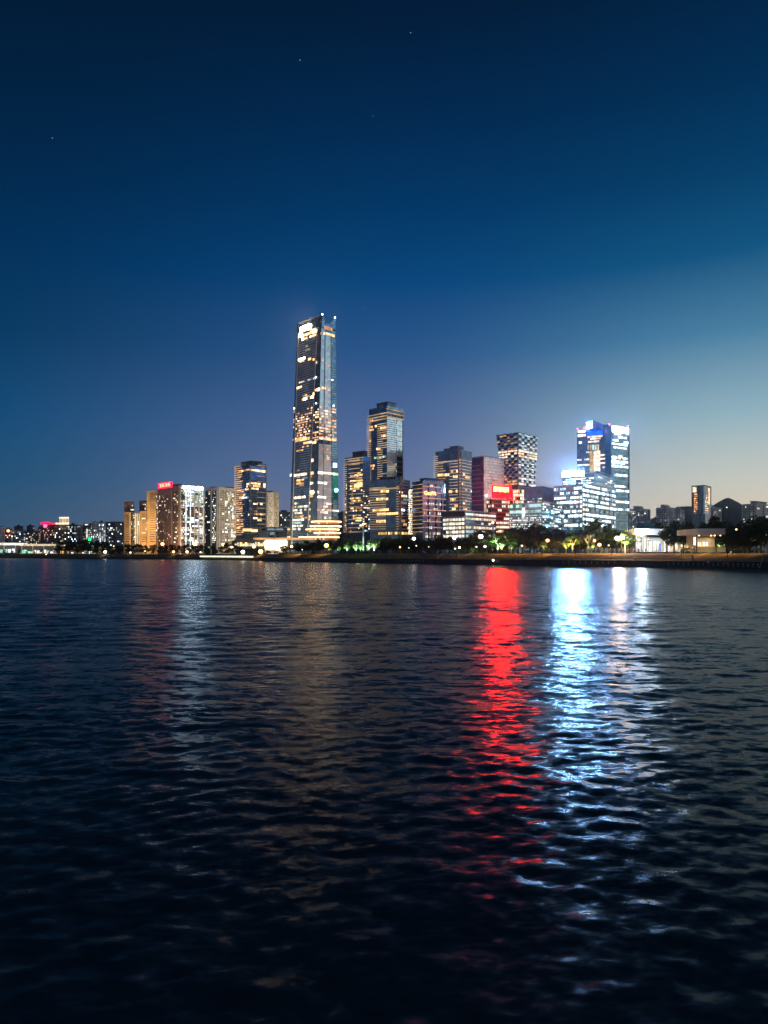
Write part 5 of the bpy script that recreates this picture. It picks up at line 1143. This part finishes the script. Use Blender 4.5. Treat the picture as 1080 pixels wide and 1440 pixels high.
for x, y, k, r, pw, look in ((410, 768.5, 'lamp_orange', .8, 2000, 'orange path'), (459, 767, 'lamp_orange', 1.2, 4000, 'bright orange'), (582, 757.5, 'lamp_white', .8, 1200, 'white globe'), (562.5, 769.5, 'lamp_orange', .4, 500, 'small orange'), (585.5, 767.5, 'lamp_small', .3, 0, 'tiny white'), (639, 756.5, 'lamp_white', .7, 1000, 'white globe'), (676, 754.5, 'lamp_white', 1.0, 2500, 'white globe'),
                             (646, 770, 'lamp_white', .45, 700, 'low white'), (670, 769, 'lamp_small', .35, 0, 'low white'), (682, 768.5, 'lamp_white', .5, 700, 'low white'), (706.5, 767.5, 'lamp_white', .45, 500, 'low white'), (734, 767.5, 'lamp_small', .42, 0, 'low white'), (770, 760, 'lamp_orange', .65, 1500, 'orange path'), (836, 760.5, 'lamp_warm', .5, 700, 'warm path'), (843, 766, 'lamp_orange', .65, 1200, 'orange path'),
                             (1035.5, 744.5, 'lamp_small', .28, 0, 'small white'), (1078.5, 752, 'lamp_small', .28, 0, 'small yellowish'), (640, 771.5, 'lamp_small', .4, 0, 'tiny yellow'), (603, 769, 'lamp_small', .25, 0, 'tiny white'), (575, 770.5, 'lamp_small', .22, 0, 'tiny white'), (856, 767, 'lamp_small', .3, 0, 'tiny yellow'), (425, 773, 'lamp_small', .3, 0, 'tiny white'), (1028, 776, 'lamp_small', .2, 0, 'tiny white')):
    lamp(x, y, k, r, look, power=pw, back=27, c=(1, .5, .18) if k == 'lamp_orange' else (1, .85, .65))
def floodmast(x, y, Y, m, r, label, c, pw, top=None):
    o = thing('floodlight_mast', label, 'floodlight', W(x, 776.6, Y), 'floodlights'); p = W(x, y, Y); q = o.location
    mb = MB(); mb.tube([q, (q.x, q.y, p.z+.6)], [.16, .09], 'metal_dark', 7); mb.tube([(q.x-1.2, q.y, p.z), (q.x+1.2, q.y, p.z)], [.07, .07], 'metal_dark', 6); mb.build('mast', o)
    for k in (0,):
        mb = MB(); mb.ball((q.x+k, q.y-.35, p.z), .5*r**.5, m, sz=.8); mb.build('lamp_head', o, smooth=True)
        mb = MB(); mb.tube([(q.x+k, q.y-.1, p.z), (q.x+k, q.y+.35, p.z)], [.5*r**.5, .3], 'metal_dark', 10); mb.build('housing', o)
    glow('flood_light', (p.x, p.y-1.5, p.z-.2), c, pw, .5)
floodmast(868, 757, 246, 'flood_warm', 2.4, 'blinding warm floodlight beside the yellow-lit tree', (1, .8, .5), 9000)
floodmast(874, 756.5, 247, 'flood_warm', 1.8, 'second blinding warm floodlight, nearer the white pavilion', (1, .85, .6), 3000)
floodmast(902.5, 750.5, 246, 'flood_white', 2.4, 'blinding white floodlight on the roof edge of the white pavilion', (.9, .93, 1), 5000)
for x, yt, Y, lab in ((510.8, 738, 358, 'tall white slender mast among the green-lit trees'), (693, 736, 322, 'tall white mast beside the bright floodlit tree')):
    o = thing('light_mast', lab, 'mast', W(x, 776.5, Y)); q = o.location
    mb = MB(); mb.tube([q, (q.x, q.y, zat(yt, Y))], [.45, .28], 'white_paint', 9); mb.build('mast_pole', o)
    mb = MB(); mb.ball((q.x, q.y, zat(yt-1, Y)), .6, 'lamp_small'); mb.build('lamp_globe', o)
    glow('mast_uplight', (q.x, q.y-2, ZG+.6), (.85, .95, 1), 2200, .3)
ordinal_labels(LAMPS, 'in front of')
# unlit slim posts on the lawn bank
PST = []
for x, y0 in ((762, 775), (809.5, 774), (859.5, 773), (642, 775), (678, 775), (1023, 768), (958, 770)):
    p = spt(x, 15, 3.3); o = thing('lamp_post', '', 'lamp post', p, 'dark slim posts on the bank'); Y = p.y
    mb = MB(); mb.tube([p+Vector((0, 0, -.6)), (p.x, p.y, zat(y0, Y))], [.13, .07], 'metal_dark', 6); mb.build('pole', o)
    mb = MB(); mb.box(p.x-.35, p.x+.35, p.y-.12, p.y+.12, zat(y0, Y), zat(y0, Y)+.14, 'metal_dark'); mb.build('unlit_head', o)
    PST.append((o, x, 'slim unlit', 'post', 1))
ordinal_labels(PST, 'on the bank before')
# white spotlight on the quay path, warm bank lights (their glow lies on the lawn in the photo)
o = thing('quay_lamp', 'bright little white lamp low on the quay under the red sign', 'lamp', spt(693.5, 4, .76)); q = o.location
mb = MB(); mb.tube([q, q+Vector((0, 0, .9))], [.1, .08], 'metal_dark', 6); mb.build('post', o); mb = MB(); mb.ball(q+Vector((0, 0, 1.1)), .35, 'lamp_white'); mb.build('lamp_globe', o)
glow('quay_light', q+Vector((0, -.6, 1.2)), (1, 1, 1), 300, .3)
for x, pw in ((735, 1500), (770, 2300), (805, 2600), (840, 2600), (875, 2600), (915, 2200), (950, 1600), (985, 1800), (1020, 1500), (1060, 1000), (420, 2500), (455, 1500), (660, 500), (705, 1200)):
    p = spt(x, 22, 0); glow('bank_lamp_light', (p.x, p.y-1, 8.5), (1, .58, .22), pw*.8, .3)
# lit strip on the left quay
o = thing('lit_railing', 'long gold-lit strip along the left quay edge', 'light strip', spt(318, 1.5, .78))
mb = MB()
for a in range(281, 356, 5):
    p, q = spt(a, 1.5, 2.2), spt(a+5, 1.5, 2.2)
    mb.box8([p, q, q+Vector((0, .4, 0)), p+Vector((0, .4, 0)), p+Vector((0, 0, .9)), q+Vector((0, 0, .9)), q+Vector((0, .4, .9)), p+Vector((0, .4, .9))], 'strip_gold')
mb.build('light_strip', o)
mb = MB()
for a in range(281, 357, 5): p = spt(a, 1.6, .78); mb.tube([p, p+Vector((0, 0, 1.45))], [.12, .12], 'metal_dark', 5)
mb.build('support_post', o)
# bollards along the lower quay
BOL = []
bme = MB(); bme.tube([(0, 0, 0), (0, 0, .7)], [.16, .13], 'quay_pale', 8); bme.tube([(0, 0, .7), (0, 0, .86)], [.15, .15], 'slab_pale', 8); bme.tube([(0, 0, .86), (0, 0, .95)], [.18, .08], 'quay_pale', 8)
tmp = bme.build('bollard', local=True); bmesh_ = tmp.data; bpy.data.objects.remove(tmp)
for x in list(range(560, 600, 5))+list(range(792, 868, 8))+list(range(940, 1070, 7)):
    o = link(bpy.data.objects.new('bollard', bmesh_)); o.location = spt(x, 4.5, .757); o['category'] = 'bollard'; o['group'] = 'bollards along the lower quay'; BOL.append((o, x, 'pale quay', 'bollard', 1))
ordinal_labels(BOL, 'below')
# stairs on the bank
def stairs(x, lab, w_=5, skew=4, m='slab_tan'):
    o = thing('stairs', lab, 'stairs', spt(x, 8, 1.9), 'stone stairs on the bank'); mb = MB()
    for k in range(16):
        p = spt(x, 8+k*.95, 0); xx = p.x+skew*k/16*1.2; z = 2.0+k*.16
        mb.box(xx, xx+w_, p.y, p.y+.95, z-.7, z+.12, m)
    mb.build('steps', o)
    for s in (-.3, w_):
        mb = MB()
        for k in range(8):
            p = spt(x, 8+k*1.9, 0); xx = p.x+skew*k/8*1.2; z = 2.1+k*.32; mb.box(xx+s, xx+s+.3, p.y, p.y+1.9, z-.8, z+.75, m)
        mb.build('side_wall', o)
stairs(616, 'left stone stairs climbing the dark bank'); stairs(650, 'middle stone stairs beside the green-lit hedge'); stairs(742, 'right stone stairs with posts at the lawn start', 6, 5)
# quay edge terrace at centre-left: pale landing
o = thing('landing_stage', 'pale slanted landing ramp on the centre-left quay', 'ramp', spt(420, 5, .8)); mb = MB()
a, c = spt(417, 9, 1.), spt(424, 16, 3.8); mb.box8([a, a+Vector((4, 0, 0)), c+Vector((4, 0, 0)), c, a+Vector((0, 0, .5)), a+Vector((4, 0, .5)), c+Vector((4, 0, .5)), c+Vector((0, 0, .5))], 'quay_pale'); mb.build('ramp_slab', o)
a, c = spt(410, 7.05, 2.2), spt(470, 7.05, 2.2)
# moored leaning pole at the right
o = thing('leaning_pole', 'slim pale pole leaning at the right end of the quay', 'pole', W(1068, 797, 168)); mb = MB(); mb.tube([W(1068, 799, 168), W(1081, 757, 172)], [.09, .05], 'slab_tan', 6); mb.build('pole_shaft', o)
# low jetty at the right
o = thing('jetty', 'dark low jetty running along the right-hand quay', 'jetty', W(1010, 803, 168)); mb = MB()
J = [(946, 801.0), (990, 802.6), (1080, 806.0), (1250, 812)]
pts = [Vector(((x-540)/K*(K*H0/(y-HY)), K*H0/(y-HY), 0)) for x, y in J]
for a, c in zip(pts, pts[1:]):
    d = Vector((0, 4, 0)); mb.box8([a+Vector((0, 0, .25)), c+Vector((0, 0, .25)), c+d+Vector((0, 0, .25)), a+d+Vector((0, 0, .25)), a+Vector((0, 0, .55)), c+Vector((0, 0, .55)), c+d+Vector((0, 0, .55)), a+d+Vector((0, 0, .55))], 'quay_stone')
mb.build('deck', o); mb = MB()
for a, c in zip(pts, pts[1:]):
    for k in range(8): p = a.lerp(c, (k+.5)/8)+Vector((0, .6, 0)); mb.tube([p+Vector((0, 0, -2)), p+Vector((0, 0, .26))], [.15, .15], 'wet_wall', 6)
mb.build('pile', o)
# green-lit hedge
for k, x in enumerate((663, 666, 669)):
    p = spt(x, 24, ZG-.1); o = crown_mesh(random.Random(80+k), 4.2-k*.5, .9, 420, .35, 'leaf_fresh', 8, 0).build('shrub', local=True); o.location = p
    tag(o, ['leftmost', 'middle', 'rightmost'][k]+' yellow-green lit clipped shrub beside the middle stairs', 'shrub', 'lit clipped shrubs'); glow('shrub_light', (p.x, p.y-2, p.z+.6), (.75, 1, .2), 300, .2)

# ------------------------------------------------------------------ people
def skin_mesh(V, E, Rr, m, name):
    me = bpy.data.meshes.new(name); me.from_pydata(V, E, []); o = bpy.data.objects.new(name, me); col.objects.link(o)
    md = o.modifiers.new('s', 'SKIN'); md.use_smooth_shade = True
    for i, r_ in enumerate(Rr): me.skin_vertices[0].data[i].radius = (r_, r_)
    me.skin_vertices[0].data[0].use_root = True
    o.modifiers.new('u', 'SUBSURF').levels = 1
    bpy.context.view_layer.update(); dg = bpy.context.evaluated_depsgraph_get()
    m2 = bpy.data.meshes.new_from_object(o.evaluated_get(dg)); bpy.data.objects.remove(o); m2.materials.clear(); m2.materials.append(M[m]); return m2
def figure(pose):
    st = {'stand': 0, 'walk': .22, 'sit': 0}[pose]; dz = -.42 if pose == 'sit' else 0; hz = .95+dz
    V = [(0, 0, hz), (0, 0, hz+.2), (0, 0, hz+.42), (0, 0, hz+.55), (0, -.02, hz+.66), (0, -.01, hz+.78)]; Rr = [.13, .12, .145, .06, .085, .08]
    E = [(0, 1), (1, 2), (2, 3), (3, 4), (4, 5)]
    for s in (-1, 1):
        n = len(V); V += [(s*.2, 0, hz+.45), (s*.26, .02*s*st, hz+.18), (s*.26, -.12-.3*s*st, hz-.05), (s*.26, -.16-.35*s*st, hz-.14)]; Rr += [.065, .045, .035, .03]; E += [(2, n), (n, n+1), (n+1, n+2), (n+2, n+3)]
        n = len(V)
        if pose == 'sit': V += [(s*.1, -.02, hz-.03), (s*.11, -.44, hz-.02), (s*.11, -.46, .1), (s*.11, -.6, .04)]
        else: V += [(s*.1, 0, hz-.08), (s*.1, -s*st*.6, .5), (s*.1, -s*st*1.1+.06, .08), (s*.1, -s*st*1.1-.1, .035)]
        Rr += [.09, .065, .045, .04]; E += [(0, n), (n, n+1), (n+1, n+2), (n+2, n+3)]
    body = skin_mesh(V, E, Rr, 'skin', 'body')
    sv = [(0, 0, hz+.02), (0, 0, hz+.2), (0, 0, hz+.44)]; se = [(0, 1), (1, 2)]; sr = [.15, .145, .17]
    for s in (-1, 1): n = len(sv); sv += [(s*.2, 0, hz+.45), (s*.26, .02*s*st, hz+.18)]; sr += [.085, .065]; se += [(2, n), (n, n+1)]
    tv, te, tr = [(0, 0, hz)], [], [.145]
    for s in (-1, 1):
        n = len(tv)
        tv += ([(s*.1, -.02, hz-.03), (s*.11, -.44, hz-.02), (s*.11, -.46, .12)] if pose == 'sit' else [(s*.1, 0, hz-.08), (s*.1, -s*st*.6, .5), (s*.1, -s*st*1.1+.06, .1)]); tr += [.11, .085, .065]; te += [(0, n), (n, n+1), (n+1, n+2)]
    return body, (sv, se, sr), skin_mesh(tv, te, tr, 'trouser', 'trousers'), hz
FIG = {}
for ps in ('stand', 'walk', 'sit'):
    bo, sh, tr_, hz = figure(ps); FIG[ps] = (bo, {m: skin_mesh(*sh, m, 'shirt') for m in ('cloth_white', 'cloth_dark', 'cloth_red', 'cloth_blue')}, tr_, hz)
hm = MB(); hm.ball((0, .02, 0), .105, 'hair_black', 10, 7, 1.0); tmp = hm.build('hair', local=True, smooth=True); HAIR = tmp.data; bpy.data.objects.remove(tmp)
def person(p, pose, shirt, label, rz=0):
    bo, sh, tr_, hz = FIG[pose]; o = thing('person', label, 'person', p, 'people on the waterside', rz)
    for nm, me in (('body', bo), ('shirt', sh[shirt]), ('trousers', tr_)): link(bpy.data.objects.new(nm, me), o)
    h = link(bpy.data.objects.new('hair', HAIR), o); h.location = (0, .02, hz+.83)
person(spt(891.5, 6.4, 1.95)+Vector((0, 0, .1)), 'sit', 'cloth_white', 'person in white shirt sitting on the quay wall below the pavilion')
for x, bk, ps, sh, lab in ((974, 6.5, 'stand', 'cloth_dark', 'person in dark clothes standing alone on the quay wall'), (996, 3, 'walk', 'cloth_white', 'person in pale shirt walking on the lower quay'), (994, 4, 'stand', 'cloth_dark', 'person in dark clothes beside the pale-shirted walker'), (1019, 3.5, 'stand', 'cloth_dark', 'person in dark clothes standing left of a close companion'), (1022, 4, 'walk', 'cloth_dark', 'person in dark clothes right of a close companion')):
    z = .757 if bk < 6 else 2.1
    person(spt(x, bk, z), ps, sh, lab, u(-.6, .6))
for k, (x, sh, ps) in enumerate(((849, 'cloth_dark', 'walk'), (858, 'cloth_blue', 'stand'), (872, 'cloth_red', 'walk'), (876, 'cloth_dark', 'stand'), (883, 'cloth_white', 'walk'), (888, 'cloth_dark', 'stand'), (892, 'cloth_red', 'walk'), (898, 'cloth_dark', 'walk'), (903, 'cloth_blue', 'stand'), (908, 'cloth_dark', 'walk'), (938, 'cloth_dark', 'walk'))):
    labs = ['person in dark top walking left of the warm floodlights', 'person in blue top standing left of the warm floodlights', 'person in red top under the warm floodlights', 'person in dark top under the warm floodlights', 'person in white top between floodlight and pavilion', 'person in dark top between floodlight and pavilion', 'person in red top at the pavilion corner', 'person in dark top walking at the pavilion corner', 'person in blue top before the glazed pavilion front', 'person in dark top before the glazed pavilion front', 'person in dark top beside the pavilion columns']
    person(spt(x, 25.5, ZG), ps, sh, labs[k], u(-2, 2))
# railing on top of the bank, in front of the plaza
o = thing('railing', 'thin dark railing at the plaza edge above the lawn', 'railing', spt(890, 24.5, ZG)); mb = MB(); pm = MB()
for a in range(800, 950, 3):
    p, q = spt(a, 24.4, ZG-.1), spt(a+3, 24.4, ZG-.1); mb.tube([p, p+Vector((0, 0, 1.1))], [.04, .04], 'metal_dark', 4)
    for z in (.55, 1.1): pm.tube([p+Vector((0, 0, z)), q+Vector((0, 0, z))], [.035, .035], 'metal_dark', 4)
mb.build('railing_post', o); pm.build('handrail', o)
# terraced low walls across the lawn right (horizontal lines)
for k, (bk, z, lab) in enumerate(((11, 2.62, 'lower'), (14.5, 3.22, 'middle'), (18, 3.86, 'upper'))):
    o = thing('terrace_kerb', lab+' stone kerb line running across the lit lawn bank', 'kerb', spt(880, bk, z)); mb = MB()
    for a in range(764+k*6, 958-k*4, 6):
        p, q = spt(a, bk, z), spt(a+6, bk, z); mb.box8([p-Vector((0, 0, .4)), q-Vector((0, 0, .4)), q+Vector((0, .35, -.4)), p+Vector((0, .35, -.4)), p+Vector((0, 0, .22)), q+Vector((0, 0, .22)), q+Vector((0, .35, .22)), p+Vector((0, .35, .22))], 'brown_brick')
    mb.build('kerb_stone', o)

# ------------------------------------------------------------------ stars and the far aeroplane light
for k, (x, y) in enumerate(((577.5, 46), (422, 84.5), (73.5, 194), (524, 163.5), (511, 434))):
    p = W(x, y, 14000); r_ = 6.5 if k < 3 else 4.5; mb = MB(); mb.ball((0, 0, 0), r_, 'star', 8, 5); o = mb.build('star', local=True); o.location = p
    tag(o, ['faint star topmost in the sky, right of centre', 'faint star above and slightly left of the skyscraper', 'faint star high at the left edge', 'very faint star high in the centre', 'very faint star just right of the skyscraper crown'][k], 'star', 'stars')
o = thing('aeroplane', 'tiny bright aeroplane low over the right horizon', 'aeroplane', W(1026, 645, 7000)); p = o.location; mb = MB()
mb.tube([p+Vector((-18, 0, 0)), p+Vector((-12, 0, 0)), p+Vector((12, 0, 0)), p+Vector((18, 0, 2))], [.5, 2, 2, .4], 'metal_white', 8); mb.build('fuselage', o)
mb = MB(); mb.box8([p+Vector(v) for v in ((-4, -16, 0), (4, -2, 0), (4, 2, 0), (-4, 16, 0), (-4, -16, .4), (4, -2, .6), (4, 2, .6), (-4, 16, .4))], 'metal_white'); mb.build('wing', o)
mb = MB(); mb.ball(p+Vector((6, -3, 0)), 5.5, 'star'); mb.build('landing_light', o)

# ------------------------------------------------------------------ thin scattering volume added for bloom-like halos round the lights
hm_ = bpy.data.materials.new('halo_haze'); hm_.use_nodes = True; nt = hm_.node_tree; nt.nodes.clear(); out = nt.nodes.new('ShaderNodeOutputMaterial'); v = nt.nodes.new('ShaderNodeVolumePrincipled')
v.inputs['Color'].default_value = (.72, .84, 1, 1); v.inputs['Density'].default_value = HALO_HAZE; v.inputs['Anisotropy'].default_value = .95; nt.links.new(v.outputs[0], out.inputs['Volume'])
M['halo_haze'] = hm_; mb = MB(); mb.box(-11500, 11500, -340, 7200, -7.2, 420, 'halo_haze'); o = mb.build('halo_haze'); o['kind'] = 'stuff'
